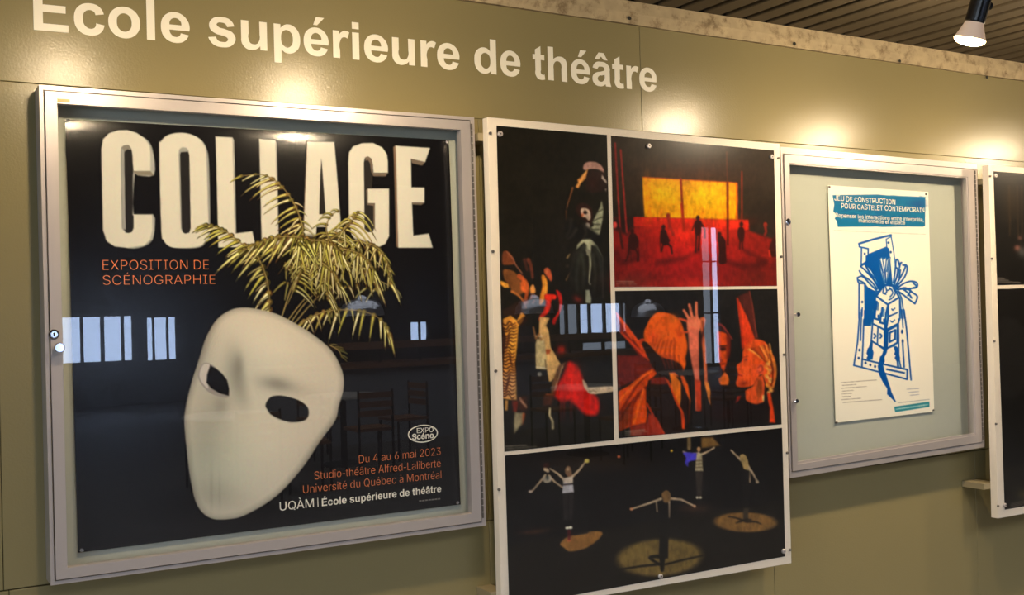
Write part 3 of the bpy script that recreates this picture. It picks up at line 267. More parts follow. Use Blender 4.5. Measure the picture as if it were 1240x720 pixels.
# ------------------------------------------------------------------ painting of flat prints
class Art:
    "a flat picture painted from polygons, strokes and soft spots, later carried by a fine mesh"
    def __init__(s, x0, y0, x1, y1, k, base):
        s.x0, s.y0, s.k = x0, y0, k; s.w = int((x1-x0)*k)+1; s.h = int((y1-y0)*k)+1
        s.a = np.empty((s.h, s.w, 3), np.float32); s.a[:] = base
        s.rng = np.random.default_rng(3)
    def win(s, xa, ya, xb, yb):
        i0 = max(0, int((xa-s.x0)*s.k)-1); i1 = min(s.w, int((xb-s.x0)*s.k)+3); j0 = max(0, int((ya-s.y0)*s.k)-1); j1 = min(s.h, int((yb-s.y0)*s.k)+3)
        if i1 <= i0 or j1 <= j0: return None
        X, Y = np.meshgrid(s.x0+np.arange(i0, i1)/s.k, s.y0+np.arange(j0, j1)/s.k)
        return (slice(j0, j1), slice(i0, i1)), X, Y
    def put(s, sl, al, col):
        al = np.clip(al, 0, 1)[..., None]; s.a[sl] = s.a[sl]*(1-al) + np.asarray(col, np.float32)*al
    def mask(s, pts, f, X, Y):
        p = np.asarray(pts, float); ins = np.zeros(X.shape, bool); d = np.full(X.shape, 1e9)
        for i in range(len(p)):
            x1, y1 = p[i-1]; x2, y2 = p[i]
            if y1 != y2:
                c = ((y1 > Y) != (y2 > Y)) & (X < (x2-x1)*(Y-y1)/(y2-y1)+x1); ins ^= c
            l = (x2-x1)**2+(y2-y1)**2+1e-9; t = np.clip(((X-x1)*(x2-x1)+(Y-y1)*(y2-y1))/l, 0, 1)
            d = np.minimum(d, (X-x1-t*(x2-x1))**2+(Y-y1-t*(y2-y1))**2)
        d = np.sqrt(d); return np.clip(.5+np.where(ins, d, -d)/f, 0, 1)
    def poly(s, pts, col, f=1., al=1.):
        xs = [p[0] for p in pts]; ys = [p[1] for p in pts]; w = s.win(min(xs)-f, min(ys)-f, max(xs)+f, max(ys)+f)
        if w: s.put(w[0], s.mask(pts, f, w[1], w[2])*al, col)
    def line(s, pts, w0, col, w1=None, f=.9, al=1.):
        w1 = w0 if w1 is None else w1; n = len(pts)-1; xs = [p[0] for p in pts]; ys = [p[1] for p in pts]; m = max(w0, w1)+f
        w = s.win(min(xs)-m, min(ys)-m, max(xs)+m, max(ys)+m)
        if not w: return
        X, Y = w[1], w[2]; A = np.zeros(X.shape)
        for i in range(n):
            (x1, y1), (x2, y2) = pts[i], pts[i+1]; l = (x2-x1)**2+(y2-y1)**2+1e-9
            t = np.clip(((X-x1)*(x2-x1)+(Y-y1)*(y2-y1))/l, 0, 1); r = (w0+(w1-w0)*(i+t)/n)/2
            A = np.maximum(A, np.clip(.5+(r-np.sqrt((X-x1-t*(x2-x1))**2+(Y-y1-t*(y2-y1))**2))/f, 0, 1)*np.clip(r*2.4/f, 0, 1))
        s.put(w[0], A*al, col)
    def spot(s, cx, cy, rx, ry, col, al=1., rot=0., p=2., hard=0.):
        R = max(rx, ry)*2.2; w = s.win(cx-R, cy-R, cx+R, cy+R)
        if not w: return
        c, n = math.cos(rot), math.sin(rot); u = ((w[1]-cx)*c+(w[2]-cy)*n)/rx; v = (-(w[1]-cx)*n+(w[2]-cy)*c)/ry; q = u*u+v*v
        s.put(w[0], (np.clip((1-q**.5)/hard+.5, 0, 1) if hard else np.exp(-q*p))*al, col)
    def curve(s, pts, n=10):
        "smooth line through a few points"
        P_ = [pts[0]]+list(pts)+[pts[-1]]; out = []
        for i in range(1, len(P_)-2):
            for j in range(n):
                t = j/n; a = [P_[i-1][k]*-.5+P_[i][k]*1.5-P_[i+1][k]*1.5+P_[i+2][k]*.5 for k in (0, 1)]; b = [P_[i-1][k]-2.5*P_[i][k]+2*P_[i+1][k]-.5*P_[i+2][k] for k in (0, 1)]
                c = [(P_[i+1][k]-P_[i-1][k])*.5 for k in (0, 1)]; out.append(tuple(a[k]*t**3+b[k]*t*t+c[k]*t+P_[i][k] for k in (0, 1)))
        out.append(tuple(pts[-1])); return out
    def blob(s, pts, col, f=1., al=1., n=6):
        "smooth closed outline"
        m = len(pts); out = []
        for i in range(m):
            p0, p1, p2, p3 = pts[i-1], pts[i], pts[(i+1) % m], pts[(i+2) % m]
            for j in range(n):
                t = j/n; out.append(tuple(.5*(2*p1[k]+(p2[k]-p0[k])*t+(2*p0[k]-5*p1[k]+4*p2[k]-p3[k])*t*t+(-p0[k]+3*p1[k]-3*p2[k]+p3[k])*t**3) for k in (0, 1)))
        s.poly(out, col, f, al); return out
    def grain(s, amt): s.a += s.rng.normal(0, amt, s.a.shape).astype(np.float32)*(.3+s.a/160)
    def soften(s, n=1):
        for _ in range(n):
            for ax in (0, 1):
                s.a = .25*np.roll(s.a, 1, ax)+.5*s.a+.25*np.roll(s.a, -1, ax)
    def noise(s, cell, sx=1., sy=1.):
        gh, gw = int(s.h/(cell*sy*s.k))+3, int(s.w/(cell*sx*s.k))+3; g = s.rng.random((gh, gw)).astype(np.float32)
        y = np.arange(s.h)/(cell*sy*s.k); x = np.arange(s.w)/(cell*sx*s.k); j = y.astype(int); i = x.astype(int); fy = (y-j)[:, None]; fx = (x-i)[None]; fy = fy*fy*(3-2*fy); fx = fx*fx*(3-2*fx)
        A, B, Cc, Dd = g[j][:, i], g[j][:, i+1], g[j+1][:, i], g[j+1][:, i+1]; return (A*(1-fx)+B*fx)*(1-fy)+(Cc*(1-fx)+Dd*fx)*fy-.5
    def mottle(s, k=.5):
        "uneven light and cloth inside the photographs"
        n = s.noise(5)*.55+s.noise(2.2, 1, 2.5)*.6+s.noise(14)*.5+s.noise(1.3)*.35
        s.a = s.a*np.clip(1+k*n, .2, 2)[..., None]
    def shade(s, xa, ya, xb, yb, fn):
        w = s.win(xa, ya, xb, yb)
        if w: s.a[w[0]] = fn(s.a[w[0]], w[1], w[2])
def z_(x0, y0, k): return lambda *c: [(x0+c[i]/k, y0+c[i+1]/k) for i in range(0, len(c), 2)]

def art_sheet(name, corners, y, art, gain, m, parent, step, label=None, curl=0.):
    "fine flat mesh of the sheet between its four measured corners, coloured from the painting"
    q = Q(corners, y); w = max(abs(corners[1][0]-corners[0][0]), abs(corners[2][0]-corners[3][0])); h = max(abs(corners[3][1]-corners[0][1]), abs(corners[2][1]-corners[1][1]))
    nx, nz = int(w/step)+2, int(h/step)+2
    U, V = np.meshgrid(np.linspace(0, 1, nx), np.linspace(0, 1, nz))
    W = (q[0][None, None]*((1-U)*(1-V))[..., None] + q[1][None, None]*(U*(1-V))[..., None] + q[2][None, None]*(U*V)[..., None] + q[3][None, None]*((1-U)*V)[..., None]).reshape(-1, 3)
    px, py = pr(W)
    if curl: W[:, 1] += curl*np.exp(-(V.ravel()*h/480.)/.033)      # the sheet leans back to its pinned top edge
    gx = np.clip((px-art.x0)*art.k, 0, art.w-1.001); gy = np.clip((py-art.y0)*art.k, 0, art.h-1.001); i = gx.astype(int); j = gy.astype(int); fx = (gx-i)[:, None]; fy = (gy-j)[:, None]
    a = art.a; col = a[j, i]*(1-fx)*(1-fy)+a[j, i+1]*fx*(1-fy)+a[j+1, i]*(1-fx)*fy+a[j+1, i+1]*fx*fy
    c = np.clip(col/255, 0, 1); c = np.where(c <= .04045, c/12.92, ((c+.055)/1.055)**2.4)*gain; c = np.clip(c, 0, .95)
    me = bpy.data.meshes.new(name); nv = nx*nz; nf = (nx-1)*(nz-1)
    org = np.array(origin(parent)) if parent else np.zeros(3)
    me.vertices.add(nv); me.vertices.foreach_set('co', (W-org).astype(np.float32).ravel())
    ii = (np.arange(nz-1)[:, None]*nx+np.arange(nx-1)[None]).ravel()
    me.loops.add(nf*4); me.loops.foreach_set('vertex_index', np.stack([ii, ii+nx, ii+nx+1, ii+1], 1).astype(np.int32).ravel())
    me.polygons.add(nf); me.polygons.foreach_set('loop_start', np.arange(0, nf*4, 4, dtype=np.int32)); me.update(calc_edges=True)
    ca = me.color_attributes.new('ink', 'FLOAT_COLOR', 'POINT'); ca.data.foreach_set('color', np.concatenate([c, np.ones((nv, 1))], 1).astype(np.float32).ravel())
    me.materials.append(m); o = bpy.data.objects.new(name, me); C.objects.link(o)
    if parent: o.parent = parent
    if label: o['label'] = label
    return o

# ------------------------------------------------------------------ the room
def struct(name, mb, m, parent=None, **k):
    o = mb.build(name, m, parent, **k)
    if not parent: o['kind'] = 'structure'
    return o
X0, X1, YB = -5.0, 22.0, -18.0
wf = struct('wall_front', MB().box(X0, X1, .012, .2, FLOOR, .225), M['gap'])
rows = [(-.1412, .2245), (-1.404, -.1425), (FLOOR, -1.407)]
cols = [[X0, 1.95, 6.8, 11.6, X1], [X0, -3.7, -2.5, -1.29, -.078, 1.30, 2.51, 3.70, 4.91, 6.1, 7.3, 9.7, 12.1, 14.5, 17, X1], [X0, -3.7, -2.5, -1.29, -.066, 1.30, 2.51, 3.70, 4.91, 6.1, 7.3, 9.7, 12.1, 14.5, 17, X1]]
for (z0, z1), cx in zip(rows, cols):
    for a, b in zip(cx[:-1], cx[1:]):
        MB().bbox(a+.0008, b-.0008, 0, .013, z0, z1, .0012).build('wall_panel', M['wall'], wf)
# bare concrete beam over the panels, slightly uneven, with tie holes
mb = MB(); rnd = random.Random(2); n = 110; xs = [X0+(X1-X0)*i/n for i in range(n+1)]
vs = []
for i, x in enumerate(xs):
    e = .0025; vs += [(x, -.004+rnd.uniform(-e, e), .2255+rnd.uniform(0, .002)), (x, -.012+rnd.uniform(-e, e), .262), (x, -.006+rnd.uniform(-e, e), .305), (x, .2, .305), (x, .2, .2255)]
fs = []
for i in range(n):
    for k in range(5): fs.append((i*5+k, i*5+(k+1) % 5, (i+1)*5+(k+1) % 5, (i+1)*5+k))
mb.add(vs, fs+[(4,3,2,1,0), tuple(n*5+k for k in range(5))])
beam = struct('trim_1', mb, M['concrete'])
for px, py in ((962, 53), (1089.5, 74), (1195, 93.5), (762, 22)):
    p = P(px, py, -.012)
    h = MB().lathe((p[0], -.0135, p[2]), (0, 1, 0), [(0, .001), (0, .007), (.003, .0055), (.004, .002)], 9)
    h.build('tie_hole', M['gap'], beam)
# linear slat ceiling over the passage, higher dark ceiling over the hall
ceil = struct('ceiling', MB().box(X0, X1, -2.6, .2, TOP+.02, TOP+.1), M['void'])
x = X0+.03; k = 0
slat_me = None
while x < 9.2:
    if slat_me is None:
        s = MB().bbox(0, .0, 0, 0, 0, 0); 
        b = .003; L0, L1 = -2.58, -.004; w = .076
        vv = [(0, L0, .018), (w, L0, .018), (w, L0, b), (w-b, L0, 0), (b, L0, 0), (0, L0, b)]; vv += [(a, L1, c) for a, _, c in vv]
        s = MB().add(vv, [tuple(range(6)), tuple(range(11, 5, -1))]+[(i, 6+i, 6+(i+1) % 6, (i+1) % 6) for i in range(6)])
        o = s.build('slat', M['slat'], ceil); slat_me = o.data
    else:
        o = bpy.data.objects.new('slat', slat_me); C.objects.link(o); o.parent = ceil
    o.location = (x, 0, TOP); x += .1045
MBr = MB(); xx = x
while xx < X1-.1: MBr.box(xx, xx+.076, -2.58, -.004, TOP, TOP+.018); xx += .1045
o = MBr.build('slat', M['slat'], ceil); o['kind'] = 'stuff'
SX0, SX1, SY0, SY1 = -2.6, 8.6, -8.8, -3.2          # opening added for the skylight fill
struct('ceiling_2', MB().box(X0, X1, YB, SY0, HALL_TOP, HALL_TOP+.2).box(X0, X1, SY1, -2.6, HALL_TOP, HALL_TOP+.2).box(X0, SX0, SY0, SY1, HALL_TOP, HALL_TOP+.2).box(SX1, X1, SY0, SY1, HALL_TOP, HALL_TOP+.2), M['void'])
struct('trim_2', MB().box(X0, X1, -2.6, -2.5, TOP+.1, HALL_TOP+.2), M['darkwall'])
fl = struct('floor', MB().box(X0, X1, YB, -3.6, FLOOR-.1, FLOOR), M['floor'])
struct('floor_2', MB().box(X0, X1, -3.6, .2, FLOOR-.1, FLOOR), M['floor2'])  # passage floor made separate and paler, added to bounce spotlight onto the wall
struct('wall_right', MB().box(X1, X1+.2, YB, .2, FLOOR, HALL_TOP), M['darkwall'])
# left wall: glazing added between sill and lintel to let the fill in
LY0, LY1, LZ0, LZ1 = -10.6, -2.4, -1.9, .25
mb = MB().box(X0-.2, X0, YB, .2, FLOOR, LZ0).box(X0-.2, X0, YB, .2, LZ1, HALL_TOP).box(X0-.2, X0, YB, LY0, LZ0, LZ1).box(X0-.2, X0, LY1, .2, LZ0, LZ1)
struct('wall_left', mb, M['darkwall'])
nwin = 0
def window(axis, c, a0, a1, z0, z1, panes, bars=(), pm='pane', t=.05):
    "framed window: axis 'y' = in the back wall (plane y=c), 'x' = in the left wall (plane x=c)"
    global nwin; nwin += 1
    f = (lambda p, q, r, s: (p, q, c-.04, c+.04, r, s)) if axis == 'y' else (lambda p, q, r, s: (c-.04, c+.04, p, q, r, s))
    mb = MB().box(*f(a0-t, a1+t, z1, z1+t)).box(*f(a0-t, a1+t, z0-t, z0)).box(*f(a0-t, a0, z0, z1)).box(*f(a1, a1+t, z0, z1))
    w = struct('window_%d' % nwin, mb, M['frame'])
    for p, q, mt in panes:
        g = (p, q, c-.03, c-.024, z0, z1) if axis == 'y' else (c-.03, c-.024, p, q, z0, z1)
        MB().box(*g).build('pane', M[mt], w)
    ed = sorted([(p, q) for p, q, _ in panes])
    for (p, q), (p2, q2) in zip(ed[:-1], ed[1:]):
        MB().box(*f(q, p2, z0, z1)).build('mullion', M['frame'], w)
    for b in bars: MB().box(*f(a0, a1, b-.02, b+.02)).build('crossbar', M['frame'], w)
    return w
ps = [(LY0+i*(LY1-LY0)/7+(.03 if i else 0), LY0+(i+1)*(LY1-LY0)/7-(.03 if i < 6 else 0), 'glass') for i in range(7)]
window('x', X0-.1, LY0, LY1, LZ0, LZ1, ps)  # invented side window, out of view, in front of the left fill
nwin += 1; sk = MB()
for i in range(9): xx = SX0+(SX1-SX0)*i/8; sk.box(xx-.03, xx+.03, SY0, SY1, HALL_TOP+.02, HALL_TOP+.12)
sk = struct('window_%d' % nwin, sk, M['frame'])  # invented skylight, out of view, under the overhead fill
for i in range(8): MB().box(SX0+(SX1-SX0)*i/8+.03, SX0+(SX1-SX0)*(i+1)/8-.03, SY0, SY1, HALL_TOP+.07, HALL_TOP+.08).build('pane', M['glass'], sk)
# back wall with its windows: edges measured in the reflections of the glass and carried to the far wall
YV = 17.8
def wx(px): return float(P(px, 400, YV)[0])
ops = []       # (x0, x1, z0, z1)
def back(pxs, z0, z1, bars=(), mats=None):
    panes = [(wx(a), wx(b), (mats[i] if mats else 'pane')) for i, (a, b) in enumerate(pxs)]
    ops.append((panes[0][0], panes[-1][1], z0, z1)); window('y', YB, panes[0][0], panes[-1][1], z0, z1, panes, bars)
back([(76, 97.5), (101, 122), (126.5, 147), (150.5, 160)], -1.50, -.67)
back([(178.5, 185), (187.5, 202), (204.5, 213)], -1.52, -.71)
back([(498, 508), (510, 518)], -1.50, -.96)
back([(676, 683), (686, 698), (701, 711), (714, 729), (732, 750), (753, 757)], -1.40, -.66, (), ['pane_dim', 'pane_dim', 'pane', 'pane', 'pane', 'pane_dim'])
back([(850.5, 860.5), (862, 869.8)], FLOOR+.1, 1.23, (.35, -.97), ['pane_dim', 'pane'])
ops2 = [(wx(703), wx(756), -1.84, -1.56)]
window('y', YB, ops2[0][0], ops2[0][1], -1.84, -1.58, [(wx(703), wx(727), 'pane_dim'), (wx(730), wx(756), 'pane_dim')])
allo = sorted(ops+[(a, b, c, d) for a, b, c, d in ops2]); mb = MB(); cuts = sorted({X0, X1} | {v for o in allo for v in o[:2]})
for a, b in zip(cuts[:-1], cuts[1:]):
    zs = sorted([(o[2], o[3]) for o in allo if o[0] <= a+1e-6 and o[1] >= b-1e-6]); z = FLOOR
    for c, d in zs:
        if c > z: mb.box(a, b, YB-.15, YB, z, c)
        z = d
    mb.box(a, b, YB-.15, YB, z, HALL_TOP)
struct('wall_back', mb, M['darkwall'])

# ------------------------------------------------------------------ lettering on the wall
LX = [(73, .0180), (1906, .2950), (4179, .6431), (5741, .8807), (7179, 1.1041), (8881, 1.3706), (10181, 1.5665), (12236, 1.8879), (13075, 2.0175)]
LZ = [(.018, -.0060), (.295, -.0008), (.643, .0030), (.88, .0042), (1.10, .0045), (1.37, .0038), (1.57, .0037), (1.888, .0020), (2.017, .0016)]
def interp(t, tab): return float(np.interp(t, [a for a, _ in tab], [b for _, b in tab]))
# bold grotesque capitals and small letters on a 1000 unit body; each outline is a run of corners (c) and smooth points
def outline(s):
    t = s.split(); pts = []
    for w in t:
        c = w.endswith('c'); x, y = w.rstrip('c').split(','); pts.append((float(x), float(y), c))
    n = len(pts); out = []
    for i in range(n):
        p0, p1, p2, p3 = pts[i-1], pts[i], pts[(i+1) % n], pts[(i+2) % n]; out.append(p1[:2])
        if p1[2] and p2[2]: continue
        a = p0 if not p1[2] else None; d = p3 if not p2[2] else None
        L = math.hypot(p2[0]-p1[0], p2[1]-p1[1])
        def tan(q0, q, q2):
            l0, l1 = math.hypot(q[0]-q0[0], q[1]-q0[1]) or 1, math.hypot(q2[0]-q[0], q2[1]-q[1]) or 1
            tx = (q[0]-q0[0])/l0*l1 + (q2[0]-q[0])/l1*l0; ty = (q[1]-q0[1])/l0*l1 + (q2[1]-q[1])/l1*l0; h = math.hypot(tx, ty) or 1; return tx/h, ty/h
        t1 = tan(p0, p1, p2) if a else None; t2 = tan(p1, p2, p3) if d else None
        if t1 is None: cx, cy = (p2[0]-p1[0])/L, (p2[1]-p1[1])/L; k = cx*t2[0]+cy*t2[1]; t1 = (2*k*cx-t2[0], 2*k*cy-t2[1])
        if t2 is None: cx, cy = (p2[0]-p1[0])/L, (p2[1]-p1[1])/L; k = cx*t1[0]+cy*t1[1]; t2 = (2*k*cx-t1[0], 2*k*cy-t1[1])
        for j in range(1, 7):
            u = j/7; h1 = 2*u**3-3*u*u+1; h2 = u**3-2*u*u+u; h3 = 1-h1; h4 = u**3-u*u; m = L*1.08
            out.append((h1*p1[0]+h2*t1[0]*m+h3*p2[0]+h4*t2[0]*m, h1*p1[1]+h2*t1[1]*m+h3*p2[1]+h4*t2[1]*m))
    return out
ACUTE = '228,577c 308,577c 452,728c 288,728c'
BOLD = dict(
 E=['73,0c 618,0c 618,121c 218,121c 218,315c 577,315c 577,436c 218,436c 218,595c 604,595c 604,716c 73,716c'],
 l=['72,0c 209,0c 209,716c 72,716c'], i=['72,0c 209,0c 209,519c 72,519c', '72,589c 209,589c 209,716c 72,716c'],
 o=['306,-12 492,62 571,260 494,456 306,530 118,456 40,265 112,68', '306,100 214,144 180,259 214,374 306,418 396,374 430,259 396,144'],
 c=['524,365c 388,341c 362,397 301,418 216,380 181,268 218,142 304,99 367,122 396,199c 531,176c 456,36 297,-12 110,60 41,258 112,460 299,530 450,486'],
 e=['373,165c 510,142c 428,28 286,-12 102,60 34,256 104,458 276,530 460,450 523,215c 179,215c 212,126 292,92 344,110', '388,304c 181,304c 209,395 284,428 358,396'],
 s=['24,148c 161,169c 196,103 278,82 352,97 377,138 356,172 300,192 148,230 70,284 42,371 100,484 268,530 426,494 495,385c 366,361c 336,414 268,432 198,419 176,388 198,358 332,318 468,264 517,156 450,38 277,-12 107,30'],
 u=['418,0c 545,0c 545,519c 408,519c 408,280c 398,168 364,116 294,95 232,114 206,160 202,290c 202,519c 65,519c 65,190c 84,82 146,14 248,-12 342,12 418,78c'],
 p=['67,-199c 204,-199c 205,60c 272,4 349,-12 510,63 574,264 510,455 349,530 262,507 195,443c 195,519c 67,519c', '203,262 238,134 320,94 398,138 434,260 400,380 318,424 240,390'],
 r=['65,0c 202,0c 202,160c 212,328 250,390 303,408 360,386c 402,506c 318,530 250,506 192,445c 192,519c 65,519c'],
 d=['416,0c 543,0c 543,716c 406,716c 406,458c 340,512 262,530 100,458 37,260 102,60 262,-12 346,8 416,76c', '407,258 372,134 292,94 210,138 177,268 210,384 293,424 372,386'],
 t=['309,519c 309,410c 215,410c 215,190c 222,112 262,96 306,108c 318,2c 229,-14 146,4 92,56 77,180c 77,410c 14,410c 14,519c 77,519c 77,622c 215,702c 215,519c'],
 h=['68,0c 205,0c 205,260c 216,352 254,407 317,425 372,410 399,372 406,270c 406,0c 543,0c 543,330c 524,447 466,510 372,530 283,510 205,453c 205,716c 68,716c'],
 a=['175,361c 50,383c 116,494 273,530 414,506 482,446 497,340c 497,185c 504,75 529,0c 394,0c 378,50c 316,4 222,-12 85,34 36,147 62,228 140,284 265,314 362,346c 344,408 268,425 205,410', '362,252c 280,228c 200,205 172,156 194,108 250,88 322,112 356,162 362,224c'])
BOLD['É'] = BOLD['E'] + ['270,765c 350,765c 494,908c 330,908c']; BOLD['é'] = BOLD['e'] + [ACUTE]
BOLD['â'] = BOLD['a'] + ['108,577c 212,577c 277,650c 342,577c 448,577c 343,728c 210,728c']
ADV = dict(zip('Ecolesupridtha ', (667, 556, 611, 278, 556, 556, 611, 611, 389, 278, 611, 333, 611, 556, 278)))
ADV['É'], ADV['é'], ADV['â'] = 667, 556, 556
BC = {}
for ch, ss in BOLD.items():
    cs = [outline(s) for s in ss]; out = []
    for i, c in enumerate(cs):
        hole = any(inside(c[0], o) for j, o in enumerate(cs) if j != i)
        if (sarea(c) > 0) == hole: c = c[::-1]
        out.append(c)
    BC[ch] = (out, fill2d(out))
sign = thing('wall_lettering', 'large cream vinyl lettering École supérieure de théâtre across the olive wall', 'lettering', (1.0, 0, 0))
pen = 0
for ch in 'École supérieure de théâtre':
    if ch != ' ':
        cs, (v, f) = BC[ch]
        def place(a, c, y):
            X = interp(pen+a, LX); return (X, y, interp(X, LZ) + c*.154/1000)
        V = [place(a, c, -.0012) for a, c in v]; F = list(f)
        for c in cs:                      # the vinyl's thin edge
            m0 = len(V); k = len(c); V += [place(a, e, -.0012) for a, e in c] + [place(a, e, -.0001) for a, e in c]
            F += [(m0+i, m0+k+i, m0+k+(i+1) % k, m0+(i+1) % k) for i in range(k)]
        mesh_obj('letter', V, F, M['letter'], sign)
    pen += ADV[ch]

# ------------------------------------------------------------------ display cases
def ring_side(outer, inner, k):      # quad i -> i+1 of a mitred ring
    return [outer[k], outer[(k+1) % 4], inner[(k+1) % 4], inner[k]]
def shift(q, y): return [np.array([p[0], y, p[2]]) for p in q]
def rails(name, outer, inner, yf, yb, m, parent):
    for k in range(4):
        s = ring_side(outer, inner, k)
        MB().prism(shift(s, yf), shift(s, yb)).build(name, m, parent)
def bezel(outer, inner, yf, yb, ch=.0015):
    mb = MB()
    for k in range(4):
        s = ring_side(outer, inner, k); mb.prism(shift(s, yf), shift(s, yb))
    return mb
def lerp_in(q, l, r, t, b):
    "inset a quad by metres"
    TL, TR, BR, BL = q
    return [TL+np.array([l, 0, -t]), TR+np.array([-r, 0, -t]), BR+np.array([-r, 0, b]), BL+np.array([l, 0, b])]
def screw(parent, px, py, y, r=.006, m='chrome', slot=True, name='screw', h=.003):
    p = P(px, py, y)
    o = MB().lathe((p[0], y, p[2]), (0, -1, 0), [(-.004, r), (h*.5, r), (h, r*.75)], 14).build(name, M[m], parent, smooth=False)
    if slot: MB().box(p[0]-r*.22, p[0]+r*.22, y-h-.0006, y-h+.0004, p[2]-r*.22, p[2]+r*.22).build('slot', M['keyhole'], o)
    return o
def case(label, outer_px, door_px, open_px, yf, locks, hinge_x, sticker=None, glazing_bead=False):
    O = Q(outer_px, yf); Dq = Q(door_px, yf-.004); I = Q(open_px, yf-.004)
    c = [(O[3][0]+O[2][0])/2, 0, O[3][2]]
    t = thing('display_case', label, 'display case', c)
    rails('case_rail', O, [p*1 for p in lerp_in(Dq, -.0034, -.0034, -.0034, -.0034)], yf, -.001, M['alu'], t)
    # inner liner seen as the dark gap between the case rail and the door
    G1 = lerp_in(Dq, -.0034, -.0034, -.0034, -.0034); 
    MB().add([], []).prism(shift(G1, -.012), shift(G1, -.004)).build('back_tray', M['gap'], t)
    door = bezel(Dq, I, yf-.004, yf+.022).build('door', M['alu'], t)
    if glazing_bead:
        J = lerp_in(I, .006, .005, .005, .009)
        bezel(I, J, yf+.0, yf+.007).build('glazing_bead', M['alu'], door)
    J2 = lerp_in(I, -.006, -.006, -.006, -.006)
    MB().prism(shift(J2, yf+.008), shift(J2, yf+.012)).build('glass_pane', M['glass'], door)
    B = lerp_in(G1, .004, .004, .004, .004)
    MB().prism(shift(B, -.0195), shift(B, -.0125)).build('back_panel', M['cork'], t)
    if hinge_x:
        x0, zt, x1, zb = hinge_x; mb = MB(); n = 44
        for i in range(n):
            a = i/n; b = (i+.82)/n; A = (x0+(x1-x0)*a, zt+(zb-zt)*a); Bq = (x0+(x1-x0)*b, zt+(zb-zt)*b)
            mb.lathe((A[0], yf-.0035, A[1]), (Bq[0]-A[0], 0, Bq[1]-A[1]), [(0, .0028), (abs(zb-zt)*.82/n, .0028)], 6)
        mb.build('hinge', M['alu'], door)
    for kind, px, py in locks:
        p = P(px, py, yf-.006)
        if kind == 'lock':
            l = MB().lathe((p[0], yf-.003, p[2]), (0, -1, 0), [(0, .0125), (.004, .0125), (.006, .0105), (.0062, .008), (.0045, .0078), (.0045, .001)], 24, cap=False).build('lock', M['chrome'], door, smooth=False)
            MB().box(p[0]-.0016, p[0]+.0016, yf-.0092, yf-.0072, p[2]-.005, p[2]+.004).build('keyhole', M['keyhole'], l)
        else:
            k = .7 if kind == 'small_knob' else 1
            MB().lathe((p[0], yf-.003, p[2]), (0, -1, 0), [(0, .008*k), (.008, .007*k), (.010, .0125*k), (.024*k, .0125*k), (.027*k, .0105*k)], 24).build('door_knob', M['chrome'], door)
    if sticker:
        q = Q(sticker, yf-.0043); MB().prism(q, shift(q, yf-.0038)).build('sticker', M['tape'], door)
    return t
c1 = case('large square silver poster case on the left, holding the black mask poster', [(47.1, 102.5), (574.2, 142), (588.8, 635.8), (61.5, 708.6)],
          [(54.3, 109.8), (569, 146.5), (583.2, 631), (68, 702)], [(69.3, 125), (558, 157), (571.7, 621.3), (81.7, 687.3)], -.08,
          [('lock', 65.4, 404.6), ('knob', 70.8, 420.5)], None, [(69.2, 119.2), (84.5, 120), (84.6, 124.3), (69.4, 123.6)])
h0, h1 = P(571, 150, -.084), P(585, 628, -.084)
def hinge_on(t, a, b, yf):
    n = 60; mb = MB()
    for i in range(n):
        u = i/n; A = a+(b-a)*u; Bq = a+(b-a)*((i+.84)/n)
        mb.lathe((A[0], yf, A[2]), (Bq[0]-A[0], 0, Bq[2]-A[2]), [(0, .0030), (float(np.linalg.norm(Bq-A)), .0030)], 6)
    d = [c for c in t.children if c.name.split('.')[0] == 'door'][0]
    mb.build('hinge', M['alu_dark'], d)
hinge_on(c1, h0, h1, -.0845)
c3 = case('smaller silver poster case right of the photo board, holding one narrow cream poster', [(945, 177.5), (1183, 198.5), (1192.5, 541), (956.7, 578.7)],
          [(949.6, 186.6), (1179.3, 205.3), (1189.3, 534.8), (960.2, 570.3)], [(955.5, 197), (1172.2, 214), (1182.2, 526.5), (965.8, 562)], -.08,
          [('lock', 954.6, 268.4), ('small_knob', 963.6, 380.5), ('small_knob', 961.5, 485.3)], None, None, True)
hinge_on(c3, P(1180.5, 206.5, -.084), P(1190.3, 533, -.084), -.0845)

# ------------------------------------------------------------------ poster in the large case: painted mask, palm and letters
PY = -.0262
INKK = (19, 18, 20)
a = Art(76, 140, 562, 674, 1.3, INKK)
FACE, SIDE, SD2 = (206, 203, 190), (150, 150, 146), (120, 96, 78)
c_ = z_(110, 145, 4.5); g_ = z_(310, 150, 4.5)
# C
a.blob(c_(66,140,80,110,160,66,200,64,262,82,318,120,342,190,344,300,255,302,240,300,235,520,340,515,346,600,330,660,280,692,205,699,100,660,78,600), SIDE, 1.2, n=3)
a.poly(c_(57,160,68,105,100,72,150,56,200,55,250,70,295,102,320,140,325,180,326,278,232,278,226,190,218,155,190,136,165,155,163,190,168,590,190,618,225,612,233,585,232,515,335,515,336,600,325,650,290,685,200,697,130,690,88,662,66,600), FACE)
a.poly(c_(164,165,178,140,205,137,222,160,226,190,232,278,229,300,228,520,233,520,233,590,222,612,203,617,190,612,172,580), (36, 34, 34))
a.poly(c_(164,165,176,142,192,138,184,165,182,190,189,600,172,588), SIDE, .8); a.poly(c_(166,150,180,139,205,137,222,158,215,165,200,160,186,172), (128,124,114), .8)
a.poly(c_(228,279,326,279,342,302,252,300), (126,120,106), .8); a.poly(c_(325,150,342,190,342,300,326,278), (165,165,158), .8)
a.poly(c_(335,515,345,530,347,600,335,655,322,655,336,600), (165,165,158), .8)
